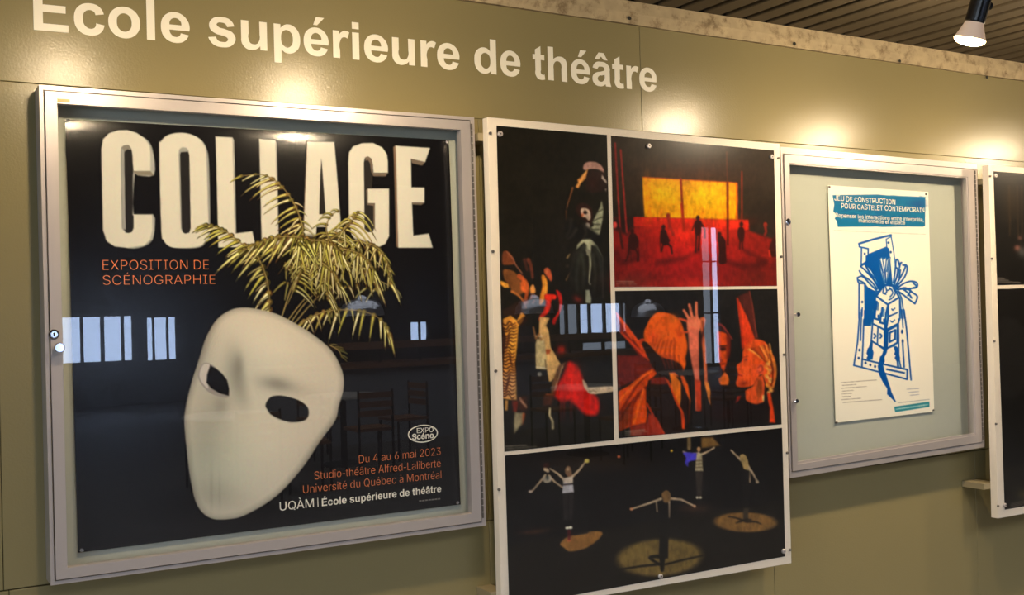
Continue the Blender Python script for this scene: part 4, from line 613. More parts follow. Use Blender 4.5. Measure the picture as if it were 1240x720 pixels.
# O
a.blob(c_(380,160,395,115,430,84,490,72,560,84,605,112,632,160,644,250,650,600,632,660,590,694,500,699,430,690,398,655,388,590), SIDE, 1., n=4)
a.blob(c_(373,165,383,118,418,84,478,70,540,76,592,104,618,140,629,195,640,600,624,656,590,688,500,697,432,690,397,655,384,595), FACE, 1., n=4)
a.poly(c_(478,190,482,160,498,149,520,151,533,165,536,190,544,590,536,614,515,620,498,612,490,590), (150,150,144), .8)
a.poly(c_(486,190,490,176,530,174,537,192,544,590,536,614,515,620,502,612,495,590), (36,34,34), .8)
# L L A G E
a.poly(c_(773,95,781,110,792,620,785,618), (170,168,160), .8)
a.poly(c_(680,90,773,95,785,619,880,607,898,690,695,695), FACE)
a.poly(g_(107,88,113,100,124,620,119,620), (170,168,160), .8)
a.poly(g_(18,80,107,88,120,620,200,616,216,690,32,690), FACE)
a.poly(g_(280,95,428,98,470,650,392,650,386,560,330,560,325,650,254,650), FACE); a.poly(g_(357,188,380,492,344,492,350,280), (40,36,34), .8)
a.poly(g_(280,95,277,110,254,650,258,650), SD2, .7)
a.poly(g_(503,210,508,155,530,122,580,104,640,103,690,128,714,165,719,205,719,266,636,266,636,220,628,188,610,177,594,185,588,210,592,570,612,590,635,585,648,560,648,432,608,432,608,352,725,352,725,610,705,652,664,673,600,668,550,645,520,600,507,520), FACE)
a.poly(g_(590,210,595,185,610,177,628,190,636,220,640,262,636,266,632,352,608,352,608,432,648,432,648,560,636,586,612,590,592,570), (40,37,35), .8)
a.poly(g_(597,180,612,177,630,190,636,220,636,268,719,266,705,284,640,284,628,260,622,215,610,196,596,200), (112,98,84), .8)
a.poly(g_(608,352,600,360,604,440,640,446,648,432,608,432), (112,98,84), .7); a.poly(g_(640,446,648,432,648,560,640,575), (112,98,84), .7)
a.poly(g_(750,126,762,118,776,673,764,668), SD2, .8)
a.poly(g_(762,118,950,130,922,208,845,190,847,345,918,347,918,428,850,428,857,608,942,597,963,674,775,674), FACE)
a.poly(g_(845,190,922,208,905,226,850,213), (112,98,84), .8); a.poly(g_(850,428,918,428,900,441,853,438), (112,98,84), .8)
# palm
rl = random.Random(11)
def leaf(x, y, ang, L, droop=.35, w=3.0, tone=1.):
    n = 7; pts = []; L *= 1.22; droop *= 1.35
    dx, dy = math.cos(ang), math.sin(ang)
    for i in range(n+1):
        t = i/n; pts.append((x+dx*L*t - 0*t, y+dy*L*t*(1-droop*.5)+droop*L*t*t*.9))
    T = lambda c: tuple(v*tone for v in c)
    base = rl.choice([(56,48,18), (68,56,24), (46,44,18), (82,54,28)]); mid = rl.choice([(138,124,52), (156,140,60), (116,110,44), (150,120,62)]); hi = rl.choice([(228,224,156), (208,206,122), (240,236,194), (190,186,88)])
    w *= 1.7; a.line(pts, w*1.05, T(base), .5, 1.)
    sh = [(px-.35, py-.45) for px, py in pts[:-1]]; a.line(sh, w*.62, T(mid), .5, .8)
    a.line([(px-.1, py-.35) for px, py in pts[1:-1]], w*.40, T(hi), .6, .8, 1.)
def frond(pts, specs, w=1.6, col=(120,98,50), n=10):
    c = a.curve(pts, n); 
    for (t0, t1, num, a0, a1, L0, L1, dr, lw, tone) in specs:
        for i in range(num):
            t = t0+(t1-t0)*(i+rl.uniform(-.25, .25))/max(1, num-1); t = min(.999, max(0, t)); k = t*(len(c)-1); j = int(k); u = k-j
            x = c[j][0]*(1-u)+c[min(j+1, len(c)-1)][0]*u; y = c[j][1]*(1-u)+c[min(j+1, len(c)-1)][1]*u; s = i/max(1, num-1)
            leaf(x, y, math.radians(a0+(a1-a0)*s+rl.uniform(-6, 6)), (L0+(L1-L0)*s)*rl.uniform(.85, 1.12), dr, lw, tone)
    a.line(c, w, tuple(v*.6 for v in col), w*.6, .9); a.line(c, w*.5, (200,180,120), w*.3, .8, .8)
D = math.radians
a.blob([(352,288),(390,285),(440,292),(462,312),(455,345),(430,362),(395,365),(370,352),(345,330),(330,305)], (24,20,14), 6., .85)
for i in range(60):
    leaf(rl.uniform(345,455), rl.uniform(292,350), D(rl.uniform(30,150)), rl.uniform(10,20), .3, 2.2, .75)
# stems out of the mask
for p in ([(341,384),(352,351),(361,332),(368,312)], [(349,387),(362,370),(374,356)], [(353,389),(366,371),(378,358)], [(357,391),(372,373),(386,358)], [(326,378),(326,360),(323,338),(316,320),(304,300)]):
    cc = a.curve(p, 5); a.line(cc, 1.9, (74,62,34), 1.3); a.line(cc, .8, (178,160,104), .5, .8)
frond([(440,330),(470,345),(482,352)], [(0, 1, 4, 80, 60, 10, 8, .3, 1.6, .6)])
frond([(308,303),(317,320),(323,338),(326,358),(326,376)], [(.0, .95, 8, 140, 128, 34, 16, .22, 4.4, 1.), (.1, .9, 6, 165, 150, 20, 14, .3, 2.4, .7)])
frond([(398,350),(404,365),(400,385)], [(0, .6, 4, 60, 110, 22, 18, .4, 2.4, .75)])
frond([(366,318),(362,332),(356,350),(348,368)], [(0, .7, 8, 10, 25, 24, 22, .55, 2.6, .8), (0, .5, 5, 150, 120, 16, 10, .4, 2.2, .8)])
frond([(363,392),(378,383),(394,377),(411,375),(436,376),(456,383),(468,395),(473,408)], [(.05, .42, 6, 135, 110, 22, 18, .3, 3.4, 1.), (.42, .95, 9, 112, 80, 30, 20, .2, 3.2, 1.), (.1, .5, 5, 60, 80, 16, 12, .3, 2.2, .8)])
frond([(378,328),(392,322),(412,318),(430,320),(446,330),(456,344)], [(.0, 1, 13, 95, 62, 24, 22, .3, 3.0, .95), (0, .8, 9, -10, 10, 14, 12, .5, 2.2, .8)])
frond([(382,310),(396,298),(414,293),(436,292),(457,300),(469,318),(473,343)], [(.05, 1, 16, 112, 65, 26, 22, .25, 3.2, 1.), (.1, .9, 11, 150, 100, 18, 14, .3, 2.4, .9), (.5, .95, 6, 20, 60, 12, 10, .3, 2., .8)])
frond([(368,300),(382,318),(392,340),(398,362)], [(0, 1, 9, 40, 60, 24, 20, .35, 3.0, .9), (0, .8, 7, 150, 130, 18, 14, .3, 2.6, .8)])
frond([(386,303),(400,290),(415,279),(427,266),(434,256)], [(.05, .9, 10, -158, -112, 44, 18, .62, 2.2, 1.), (.15, .95, 10, -26, 0, 32, 18, .85, 2.2, .95), (0, .7, 9, -172, 170, 36, 18, .5, 2.2, .9)])
frond([(405,300),(395,280),(400,262),(412,254)], [(0, .9, 7, -165, -130, 22, 12, .5, 2.0, .85)])
frond([(366,300),(367,280),(364,266),(357,248),(346,231),(331,217),(315,211),(292,213)], [(.05, .72, 12, 165, 168, 22, 30, .32, 2.8, 1.), (.72, .98, 4, 150, 160, 20, 14, .15, 2.0, 1.), (.0, .45, 6, 20, -10, 14, 10, .5, 2.0, .85), (0, .3, 5, 120, 140, 16, 20, .3, 2.6, .9)])
frond([(348,300),(320,298),(297,297),(278,283),(262,275),(246,272)], [(.05, .95, 13, 150, 165, 30, 17, .2, 3.4, 1.), (.25, .9, 6, 200, 190, 16, 12, .4, 1.8, .9)])
frond([(372,289),(352,286),(330,288),(310,296),(292,305)], [(.0, 1, 11, 118, 148, 34, 30, .16, 4.2, 1.05), (.1, .9, 8, 100, 140, 20, 16, .3, 2.4, .8)])
frond([(400,300),(420,302),(440,310),(452,326)], [(0, 1, 14, 120, 66, 32, 26, .3, 2.8, .95), (0, 1, 8, 150, 96, 20, 16, .3, 2.2, .8)])
frond([(390,318),(404,330),(412,346)], [(0, 1, 10, 110, 60, 28, 20, .3, 2.8, .9)])
frond([(372,292),(386,291),(402,296),(412,306)], [(0, 1, 10, 100, 60, 34, 22, .15, 3.6, 1.), (0, 1, 7, 120, 80, 22, 16, .2, 2.6, .9)])
for i in range(12): leaf(368+rl.uniform(-6, 8), 294+rl.uniform(-5, 6), D(rl.uniform(40, 140)), rl.uniform(20, 32), .2, 3.2, 1.)
frond([(400,418),(410,424),(414,432)], [(0, 1, 6, -30, 30, 10, 8, .3, 1.4, .5)])
# mask
MO = [(294,372.5),(311,374),(334.5,380),(361,393.5),(383,408),(401,424),(411.5,442),(416,458),(415,474),(410,491),(405.5,509),(388,533),(365.5,566.5),(334.5,600),(299,622),(277,628),(254.5,626.5),(239,611),(231,580),(226.7,547),(223.6,513),(225,494),(232,464),(241,435.5),(250,408),(263,386.7),(279,375.5)]
MOs = a.blob(MO, (196,192,176), 1.2)
w = a.win(215, 365, 425, 635); X, Y = w[1], w[2]; mk = a.mask(MOs, 1.2, X, Y)[..., None]; img = a.a[w[0]].copy()
def gs(cx, cy, rx, ry, rot=0.):
    c, s = math.cos(rot), math.sin(rot); u = ((X-cx)*c+(Y-cy)*s)/rx; v = (-(X-cx)*s+(Y-cy)*c)/ry; return np.exp(-(u*u+v*v))[..., None]
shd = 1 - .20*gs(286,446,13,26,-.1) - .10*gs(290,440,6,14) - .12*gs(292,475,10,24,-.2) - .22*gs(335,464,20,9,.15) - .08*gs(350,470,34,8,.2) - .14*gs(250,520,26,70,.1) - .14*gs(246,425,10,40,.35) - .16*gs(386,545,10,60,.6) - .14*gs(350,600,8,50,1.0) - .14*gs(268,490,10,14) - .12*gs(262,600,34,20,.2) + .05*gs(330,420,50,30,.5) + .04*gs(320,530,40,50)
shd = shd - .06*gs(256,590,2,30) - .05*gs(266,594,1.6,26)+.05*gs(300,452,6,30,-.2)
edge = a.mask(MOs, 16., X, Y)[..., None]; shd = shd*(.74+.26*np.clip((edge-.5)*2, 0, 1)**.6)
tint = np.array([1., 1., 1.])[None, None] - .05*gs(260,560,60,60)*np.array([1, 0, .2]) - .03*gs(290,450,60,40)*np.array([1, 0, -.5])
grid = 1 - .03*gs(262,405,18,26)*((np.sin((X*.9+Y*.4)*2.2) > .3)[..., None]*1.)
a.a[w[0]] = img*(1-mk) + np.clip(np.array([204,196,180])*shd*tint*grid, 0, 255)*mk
a.blob([(246.7,439.3),(240,449),(240.8,460),(252,474),(266,480),(276.7,480.5),(277,470),(268,452),(256,441)], (150,144,140), 1.)
a.blob([(247,441),(242,450),(243,460),(252,470),(250,455),(254,442)], (196,190,184), 1.)
a.poly([(254.5,442),(262,446),(269,452),(275,460),(277.5,470),(277,479),(266,476),(256,470),(250,463),(251,453)], (22,20,20), 1.2)
a.blob([(321.5,491),(325,483),(331,479.3),(343,479),(361,484),(371.5,491.5),(374,499),(372,506),(365,510),(352,511),(338,507),(326,500)], (22,20,20), 1.3)
a.line([(322,494),(327,502),(338,508.5),(352,512),(364,511)], 1.2, (188,182,168), 1.)
a.grain(2.2)
poster = thing('poster', 'black exhibition poster with white mask, golden palm and block capitals COLLAGE', 'poster', (.64, PY, -.8))
PQ = [(79, 143.7), (543.8, 169), (557.7, 610.4), (94.6, 668.8)]
art_sheet('printed_picture', PQ, PY-.0006, a, 1.16, M['poster'], poster, .82, 'white mask under golden palm fronds and block letters', .0052)
q = lerp_in(Q(PQ, PY), 0, 0, .10, 0); MB().prism(q, shift(q, PY+.0008)).build('paper_sheet', M['paper'], poster)
ORG = ink_flat('orange_ink', (240, 134, 78)); WHT = ink_flat('white_ink', (232, 228, 214))
TY = PY-.0012
text_line('text_line', 'EXPOSITION DE', (124.5, 326.7), (253, 326), 12.2, TY, ORG, poster, -30, label='orange words EXPOSITION DE')
text_line('text_line', 'SCÉNOGRAPHIE', (124.8, 344.8), (260.8, 343.6), 11.8, TY, ORG, poster, -30, label='orange word SCÉNOGRAPHIE')
text_line('text_line', 'Du 4 au 6 mai 2023', (434.9, 560.6), (533.6, 550.4), 9.6, TY, ORG, poster, -24, label='orange date line')
text_line('text_line', 'Studio-théâtre Alfred-Laliberté', (380.9, 580.4), (533.6, 564.9), 9.8, TY, ORG, poster, -24, label='orange venue line')
text_line('text_line', 'Université du Québec à Montréal', (367.2, 597.2), (534.4, 578.8), 9.9, TY, ORG, poster, -24, label='orange university line')
A0, B0 = P(389.8, 612.6, TY), P(534.4, 595.2, TY); hh = (P(389.8, 603.4, TY)-A0)[2]/716; V, F = [], []; pen = 0
tot = sum(ADV[c] for c in 'École supérieure de théâtre')-100
for ch in 'École supérieure de théâtre':
    if ch != ' ':
        v, f = BC[ch][1]; n = len(V); V += [A0+(B0-A0)*((pen+x_-73)/tot)+np.array([0, 0, y_*hh]) for x_, y_ in v]; F += [tuple(i+n for i in q_) for q_ in f]
    pen += ADV[ch]
mesh_obj('text_line', V, F, WHT, poster)['label'] = 'white school name'
text_line('logo', 'UQÀM', (338.8, 618), (380.2, 613.3), 10.2, TY, WHT, poster, 4, label='white logo letters UQÀM')
q = [P(*p, TY) for p in ((384.3,602.6),(385.2,602.5),(385.6,613),(384.7,613.1))]; mesh_obj('divider_bar', q, [(0,1,2,3)], WHT, poster)
q = []
mb = MB()
for i in range(7):
    x = 507.5+i*3.8; yy = 606.8-(x-507)*.105; pts = [P(x, yy-1.3, TY), P(x+2.9, yy-1.6, TY), P(x+2.9, yy, TY), P(x, yy+.3, TY)]; mb.add(pts, [(0,1,2,3)])
mb.build('credit_line', ink_flat('grey_ink', (120, 116, 110)), poster)
def ell(cx, cy, rx, ry, rot, wd, n=48):
    o_, i_ = [], []
    for k in range(n):
        t = 2*math.pi*k/n
        for L, (A, B) in ((o_, (rx, ry)), (i_, (rx-wd, ry-wd))):
            x, y = A*math.cos(t), B*math.sin(t); L.append(P(cx+x*math.cos(rot)-y*math.sin(rot), cy+x*math.sin(rot)+y*math.cos(rot), TY))
    return o_+i_, [(k, (k+1) % n, n+(k+1) % n, n+k) for k in range(n)]
v, f = ell(512.1, 524.8, 18.2, 10.8, -.09, 1.3); mesh_obj('logo_oval', v, f, WHT, poster)
text_line('logo', 'EXPO', (504.8, 524.2), (524.9, 522.6), 6.0, TY, WHT, poster, 10, label='white logo word EXPO')
text_line('logo', 'Scéno', (499.0, 532.2), (525.4, 529.8), 6.8, TY-.0004, WHT, poster, 45, label='white logo word Scéno')
for px, py in ((82.3, 145.6), (540.3, 172), (99.3, 665.4), (554, 608)): screw(poster, px, py, TY, .0052, 'chrome', False, 'pin', .004)

# ------------------------------------------------------------------ cream poster in the smaller case
b = Art(998, 218, 1136, 516, 2.6, (250, 244, 228))
BL, BL2 = (0, 84, 172), (0, 70, 150)
k_ = z_(1000, 220, 9.0)
b.poly(k_(72,145,450,140,560,138,700,150,1085,165,1082,480,1060,490,800,488,620,492,560,488,130,492,120,430,95,400,118,360,80,320,92,250), (22,112,158), .8)
for i in range(70):
    x, y = rl.uniform(1010,1119), rl.uniform(237,273)
    b.line([(x, y), (x+rl.uniform(4,14), y+rl.uniform(-1,2))], rl.uniform(1, 3), rl.choice([(16,96,150),(30,128,172),(18,84,150),(26,120,160)]), .5, 1.5, .4)
b.spot(1112,247,14,8,(14,72,140),.6)
d_ = z_(1020, 275, 6.545); e_ = z_(1020, 375, 5.143)
def S(p, w=1.3, c=BL, w1=None): b.line(p, w*1.28, c, w1, .7)
# frame of the little puppet theatre
b.poly(d_(185,225,355,158,372,170,400,470,300,480,262,560,240,720,185,720) + [], (4,88,172), .8)
b.poly(z_(1020,275,6.545)(185,700,245,700,240,750,185,760), (4,88,172), .8); b.poly(e_(134,0,190,0,180,100,135,100), (4,88,172), .7)
S(d_(133,130,250,95,385,62), 2.0); S(d_(385,62,408,200,420,300), 1.0); S(d_(133,130,135,155,205,170,205,290,185,275,150,300,152,165), 1.4)
S(d_(215,212,352,155,348,95,385,75), 1.0); S(d_(352,155,375,260), .9)
for x, y in ((178,210),(366,122),(384,197),(158,592)): b.spot(*d_(x,y)[0], 1.3, 1.6, BL2, 1, hard=.4)
S(d_(133,450,132,720)+e_(108,20,95,200,72,345), 1.5); S(d_(178,455,183,720)+e_(134,60,128,230,122,352), 1.5); S(e_(120,0,113,190), 1.4); S(d_(158,640,156,700), 1.3)
for x, y in ((107,250),(102,300),(145,330),(175,342),(204,352),(372,135),(376,195)): b.spot(*e_(x,y)[0], 1.4, 1.7 if x < 300 else 2.6, BL2, 1, hard=.4)
S(e_(72,345,225,385), 1.5); S(e_(265,395,403,432,405,372,265,340,130,308), 1.6); S(e_(278,370,385,392), 1.7)
S(e_(345,0,350,100,352,300,365,362), 1.3); S(e_(370,0,378,110), 1.3); S(e_(384,0,400,120,412,250,428,435), 1.5); S(e_(376,210,385,355), 1.6)
S(d_(420,300,450,520,470,560,492,720), 1.3); S(d_(458,560,470,720), 1.0)
# feathers
CR = (250,244,228)
b.poly(d_(282,235,300,260,315,232,330,262,350,232,352,265,380,235,372,350,352,450,332,450), CR, .8)
for p in (d_(282,235,318,350,335,450), d_(315,235,335,340,342,440), d_(350,235,342,340,346,440), d_(380,240,362,350,352,450), d_(300,260,325,360), d_(365,260,352,350)): S(p, 1.0)
for o_ in (d_(175,285,230,350,290,470,300,500,270,520,200,480,170,440,125,440,120,400,145,310), d_(405,440,420,330,415,260,440,255,460,290,480,290,512,300,515,345,480,400,420,480), d_(430,490,480,450,540,430,585,440,592,480,560,520,595,560,575,605,530,570,470,520)):
    b.poly(o_, CR, .8)
for p in (d_(175,285,215,360,295,480), d_(145,310,190,350,250,420,290,490), d_(135,345,160,380,230,430,275,490), d_(120,400,160,390,220,450,270,500), d_(130,420,170,440,200,480,260,510,290,505), d_(120,400,130,440,180,445), d_(185,280,200,330,250,400), d_(145,310,175,290)): S(b.curve(p, 4), 1.5)
for p in (d_(405,440,420,330,425,265,440,258,452,300), d_(405,470,440,370,460,290,470,280), d_(415,475,470,380,500,310,480,300), d_(420,480,490,400,515,330,505,300,485,300), d_(430,320,440,340,430,400), d_(460,340,450,400)): S(b.curve(p, 4), 1.6)
for p in (d_(430,490,480,450,540,428,590,440,590,475,540,485,460,490), d_(445,495,500,480,560,520,595,550,575,605), d_(440,505,490,540,540,580,575,605), d_(480,490,520,520,550,560), d_(500,490,540,500,520,540), d_(560,440,590,470,560,480)): S(b.curve(p, 4), 1.6)
# box body, drawers and legs
b.poly(d_(270,545,310,490,345,462,420,480,450,550,360,610), CR, .8)
S(d_(310,490,270,545,360,612,450,555,415,485), 1.8); S(b.curve(d_(300,490,345,458,400,462,440,490), 5), 2.4)
for p in (d_(330,480,322,520,345,530), d_(345,475,352,510,340,520), d_(400,480,420,520,395,560,370,575), d_(360,500,385,490,400,520,380,550), d_(375,480,395,500)): S(b.curve(p, 4), 1.3)
b.poly(d_(262,560,360,625,358,720,240,720), CR, .7); b.poly(d_(368,625,455,565,458,720,366,720), CR, .7)
b.poly(e_(190,0,272,0,270,120,188,85), CR, .7); b.poly(e_(280,0,345,0,348,85,282,115), CR, .7)
S(d_(262,560,245,700)+e_(188,85,265,125,272,20)+d_(362,620), 1.7); S(d_(455,560,457,720)+e_(348,85,278,120), 1.5)
S(d_(362,612,362,720)+e_(272,120), 2.0)
for x, y in ((272,590),(318,640)): S(d_(x,y,x-6,y+60), 2.2); S(d_(x+14,y+10,x+10,y+66), .9)
for x, y in ((205,25),(240,50)): S(e_(x,y-25,x-4,y+28,x+22,y+36,x+20,y+10), 2.0)
S(d_(375,700,430,680), 1.2); S(b.curve(d_(392,648,400,656,416,642), 4), 1.2); S(b.curve(e_(300,68,312,76,325,62), 4), 1.2); S(e_(285,45,345,15), 1.2)
b.poly(e_(184,98,262,135,260,238,182,190), CR, .7); S(e_(188,88,180,192,262,240,268,130), 1.5); S(e_(222,110,218,215), 1.4)
for x in (198, 236): S(b.curve(e_(x,150,x+10,162,x,175), 3), 1.5)
b.poly(e_(282,125,345,95,342,205,278,240), CR, .7); S(e_(282,128,345,95,342,205,278,240,282,128), 1.8); S(e_(296,142,330,125,328,182,294,200,296,142), 1.9)
S(e_(268,125,268,240), 3.2)
b.poly(e_(178,190,190,205,188,245,195,265,188,310,160,312,150,300,158,285,150,270,158,240,165,232), BL, .7)
b.poly(e_(320,230,335,225,350,240,352,270,360,300,350,320,356,360,342,365,338,320,325,300,332,285,322,275,328,260), BL, .7)
b.poly(e_(258,245,282,240,275,270,262,295,265,320,255,345,262,380,275,410,290,460,300,485,305,510,335,572,325,570,290,535,278,525,280,490,255,455,228,400,220,350,230,320,235,290,245,285), BL, .7)
S(e_(258,245,200,205), 1.2); S(e_(278,240,325,222), 1.2)
# small unreadable print lines and the teal strip
def tiny(x0, y0, x1, y1, col, n, w=.9):
    for i in range(n):
        t = (i+.1)/n; u = (i+.1+rl.uniform(.55,.85))/n; b.line([(x0+(x1-x0)*t, y0+(y1-y0)*t), (x0+(x1-x0)*u, y0+(y1-y0)*u)], w*rl.uniform(.7,1.1), col, None, .8, .6)
tiny(1009.5, 278.8, 1121.5, 283.6, (150,150,150), 26, .8)
for i, (x0, x1) in enumerate(((1018.5,1062),(1020,1037),(1018.5,1050),(1020,1034),(1019,1032),(1020,1030.5),(1019,1042.5),(1020.5,1068.5))):
    y = 463+i*3.45; tiny(x0, y, x1, y-(x1-x0)*.075, (110,102,96), int((x1-x0)/2.6))
for i in range(3): tiny(1098+i*2, 471+i*3.7, 1113, 470+i*3.7, (110,120,160), 6)
tiny(1087.5, 487.5, 1126, 483.2, (110,130,150), 14)
b.poly([(1082.7,492.3),(1125.3,486),(1125.5,492.3),(1084,498.8)], (34,140,158), .8)
tiny(1085, 495.3, 1124, 489.5, (210,232,224), 15, 2.0)
poster3 = thing('poster', 'narrow cream poster with blue puppet theatre drawing, pinned in the smaller case', 'poster', (3.07, PY, -.75))
SQ = [(1002.5, 224), (1124, 232.3), (1131.2, 498), (1012, 511.5)]
art_sheet('printed_picture', SQ, PY-.0006, b, 1.0, M['paper'] if False else M['photo'], poster3, .55, 'blue ink drawing on cream paper')
q = Q(SQ, PY); MB().prism(q, shift(q, PY+.0008)).build('paper_sheet', M['paper'], poster3)
CRM = ink_flat('cream_ink', (246, 238, 214))
text_line('text_line', 'JEU DE CONSTRUCTION', (1010.6, 242.6), (1084, 247.3), 6.0, TY, CRM, poster3, 8, .9, label='hand lettered title, upper line')
text_line('text_line', 'POUR CASTELET CONTEMPORAIN', (1019, 252.2), (1119.5, 257), 6.0, TY, CRM, poster3, 8, .9, label='hand lettered title, second line')
text_line('text_line', 'Repenser les interactions entre interprête,', (1012, 262.8), (1118.5, 268.2), 5.0, TY, CRM, poster3, 2, .5, label='hand lettered subtitle')
text_line('text_line', 'marionnette et espace', (1040, 269.0), (1096, 271.8), 4.8, TY, CRM, poster3, 2, .5, label='hand lettered subtitle, last words')
for px, py in ((1004.2, 226.2), (1121.2, 235), (1013, 513.6 - 2.4), (1130.2, 496.3)): screw(poster3, px, py, TY, .004, 'alu_dark', False, 'pin', .004)

# ------------------------------------------------------------------ photographs of the boards
BLK = (18, 16, 14)
A_ = Art(598, 140, 960, 745, 1.35, BLK)
# photo A: tall picture of reaching performers
a1 = z_(600, 180, 6.547); a2 = z_(600, 290, 6.547); a3 = z_(600, 390, 6.547); a4 = z_(600, 460, 6.547)
pp = A_.poly; ln = A_.line; sp = A_.spot; bl = A_.blob
pp([(600,150),(736,160),(745,534),(611,548)], (30,27,20), 1)
sp(690,285,40,60,(36,32,26),.6)
bl(a1(695,150,710,115,750,102,800,108,835,130,858,165,858,195,820,168,770,160,735,165,705,170), (196,150,136), 1.)
bl(a1(735,170,850,180,880,250,870,320,780,350,720,320,715,240), (44,30,26), 3.)
sp(*a1(780,270)[0], 10, 11, (64,32,26), .5)
pp(a1(735,160,700,195,665,235,650,240,655,270,633,300,655,315,680,270,715,235), (226,150,72), 1.); ln(a1(720,180,690,230,650,300), 1.6, (246,184,104))
pp(a1(845,205,880,255,882,280,855,250,840,235), (206,190,178), 1.); pp(a1(868,320,882,315,875,340), (196,180,170), .8)
ln(a1(612,310,600,350,575,430,565,470), 2.0, (150,92,50), .8); ln(a1(560,490,560,560), 1.4, (110,66,36), .6)
bl(a1(650,445,700,430,750,460,770,520,760,600,700,570,660,530,640,490), (52,30,24), 1.5)
bl(a1(680,475,710,470,745,490,755,545,740,570,715,545,690,540,678,505), (216,190,168), 1.); sp(*a1(712,505)[0], 2.6, 2.2, (40,26,22), 1, hard=.5); sp(*a1(690,525)[0], 2.4, 2.6, (190,80,40), .9)
pp(a1(842,412,855,480,850,560,832,640,825,680,790,700,750,720,690,720,720,650,780,610,770,580,800,520,825,470), (166,170,142), 1.2)
for p in (a1(850,480,815,500), a1(848,540,800,560,780,575), a1(830,600,790,600,765,590), a1(820,640,770,640,740,610), a1(800,690,760,650,720,640)): ln(p, 1.2, (58,58,44))
sp(*a1(730,612)[0], 3, 4, (170,160,150), .9, hard=.5); sp(*a1(655,615)[0], 2.6, 4, (170,120,70), .9)
pp(a1(640,590,700,600,760,640,830,690,850,720,560,720,545,640,570,560), (26,24,22), 4.); 
pp(a2(690,0,760,0,800,40,850,140,800,60,760,40,755,110,760,200,745,350,738,340,745,200,740,110,715,90,720,40,700,20,640,80,650,40), (178,180,150), 1.)
pp(a2(718,60,755,90,750,135,722,120), (140,140,120), 1.5)
ln(a2(850,140,852,460), .7, (90,84,70)); ln(a2(560,320,590,260), 1.6, (130,100,60), .8); ln(a2(568,145,588,115), 2.4, (120,100,66), 1.4); sp(*a2(570,210)[0], 2.4, 2.4, (90,74,50), .8)
pp(a2(715,400,745,398,760,470,755,505,715,500), (150,156,136), 1.4); sp(*a2(750,352)[0],1.2,1.2,(230,230,220),1)
for p, c, w in ((a2(700,60,660,160,640,300,650,400), (58,60,50), 7), (a2(790,60,830,160,840,330), (50,52,44), 6), (a2(690,120,700,260,690,380), (70,74,60), 4), (a2(640,100,600,240,610,360), (44,42,36), 6), (a2(770,120,790,260,780,420), (64,66,54), 4)): ln(A_.curve(p, 5), w, c, w*.4, 4., .8)
for p in (a1(640,640,600,700,570,715), a1(700,600,720,660,700,715), a1(600,560,590,640,560,700)): ln(p, 4, (54,50,42), 2, 3., .8)
# orange limbs and cloth
bl(a2(60,100,95,90,130,130,155,185,140,195,90,200,55,190), (122,64,34), 1.2); ln(a2(90,95,140,150,160,200,210,265), 1.2, (180,110,80))
bl(a2(60,240,120,240,165,270,200,330,230,360,210,430,150,420,110,370,70,310), (126,76,36), 1.8)
pp(a2(30,320,55,330,100,350,108,380,70,380,30,345), (246,170,60), 1.2)
for p, c, w in ((a2(130,410,180,440,215,480,240,540), (206,120,52), 3), (a2(190,290,230,330,250,390,240,470), (196,90,40), 6), (a2(260,160,280,210,295,300), (104,52,34), 5), (a2(230,160,250,240), (74,40,30), 4)): ln(A_.curve(p), w, c, w*.6, 1.5)
bl(a2(200,340,240,320,265,370,240,420,205,400), (232,108,44), 2.); bl(a2(275,380,300,355,318,410,300,425,278,420), (240,160,74), 1.2)
bl(a2(365,290,385,280,410,330,412,400,400,450,365,510,348,505,355,440,372,370), (228,140,40), 1.2); ln(A_.curve(a2(390,320,398,390,375,470)), 2.4, (250,180,70), 1.5, 1.)
bl(a2(385,235,410,222,435,245,450,300,440,330,415,300,390,265), (190,84,48), 1.4); sp(*a2(405,255)[0],2.5,3,(230,140,90),.9)
bl(a2(385,440,430,430,480,440,475,470,445,480,435,540,415,580,370,620,340,640,355,600,380,560,400,500), (216,44,22), 1.4)
bl(a2(480,400,515,420,530,480,520,560,490,620,470,670,450,660,455,630,480,600,505,540,500,470), (190,34,22), 1.4)
sp(*a2(650,470)[0], 8, 5, (130,40,26), .8, .5); sp(*a2(240,490)[0], 5, 6, (160,80,44), .8)
for i in range(14): sp(*a2(300+rl.uniform(-30,60), 450+rl.uniform(-25,50))[0], 1.2, 1.2, rl.choice([(230,120,90),(180,70,50),(120,80,90)]), .8)
pp(a2(195,480,240,520,230,600,180,610,120,600,60,610,60,560,130,520), (52,34,24), 3.)
# tiger striped costume
tig = a2(60,630,120,600,170,640,205,575,235,600,215,650,180,690)+a3(180,60,170,200,155,330,165,420,150,500,165,610,110,612,52,600,50,480,70,250,85,120,60,30)
pp(tig, (232,158,58), 1.2); pp(a3(80,30,170,30,165,180,155,250,90,240,95,120), (240,172,62), 2.)
pp(a3(55,400,160,400,165,612,55,600), (222,168,104), 4.)
for i in range(24):
    x0, y0 = a3(58+9*math.sin(i*.5), 4+i*25)[0]; amp = rl.uniform(1.6, 3.4); d = 2.2*math.sin(i*.45)
    ln(A_.curve([(x0-1, y0+d), (x0+3.5, y0+amp+d), (x0+8, y0-amp*.5), (x0+12, y0+amp*.6-d), (x0+15.5, y0-d)], 4), 1.9, (58,22,10), 1.1, 1.)
for i in range(6): ln(a2(175+i*10, 650-i*8, 205+i*9, 690-i*10), 1.3, (50,24,12))
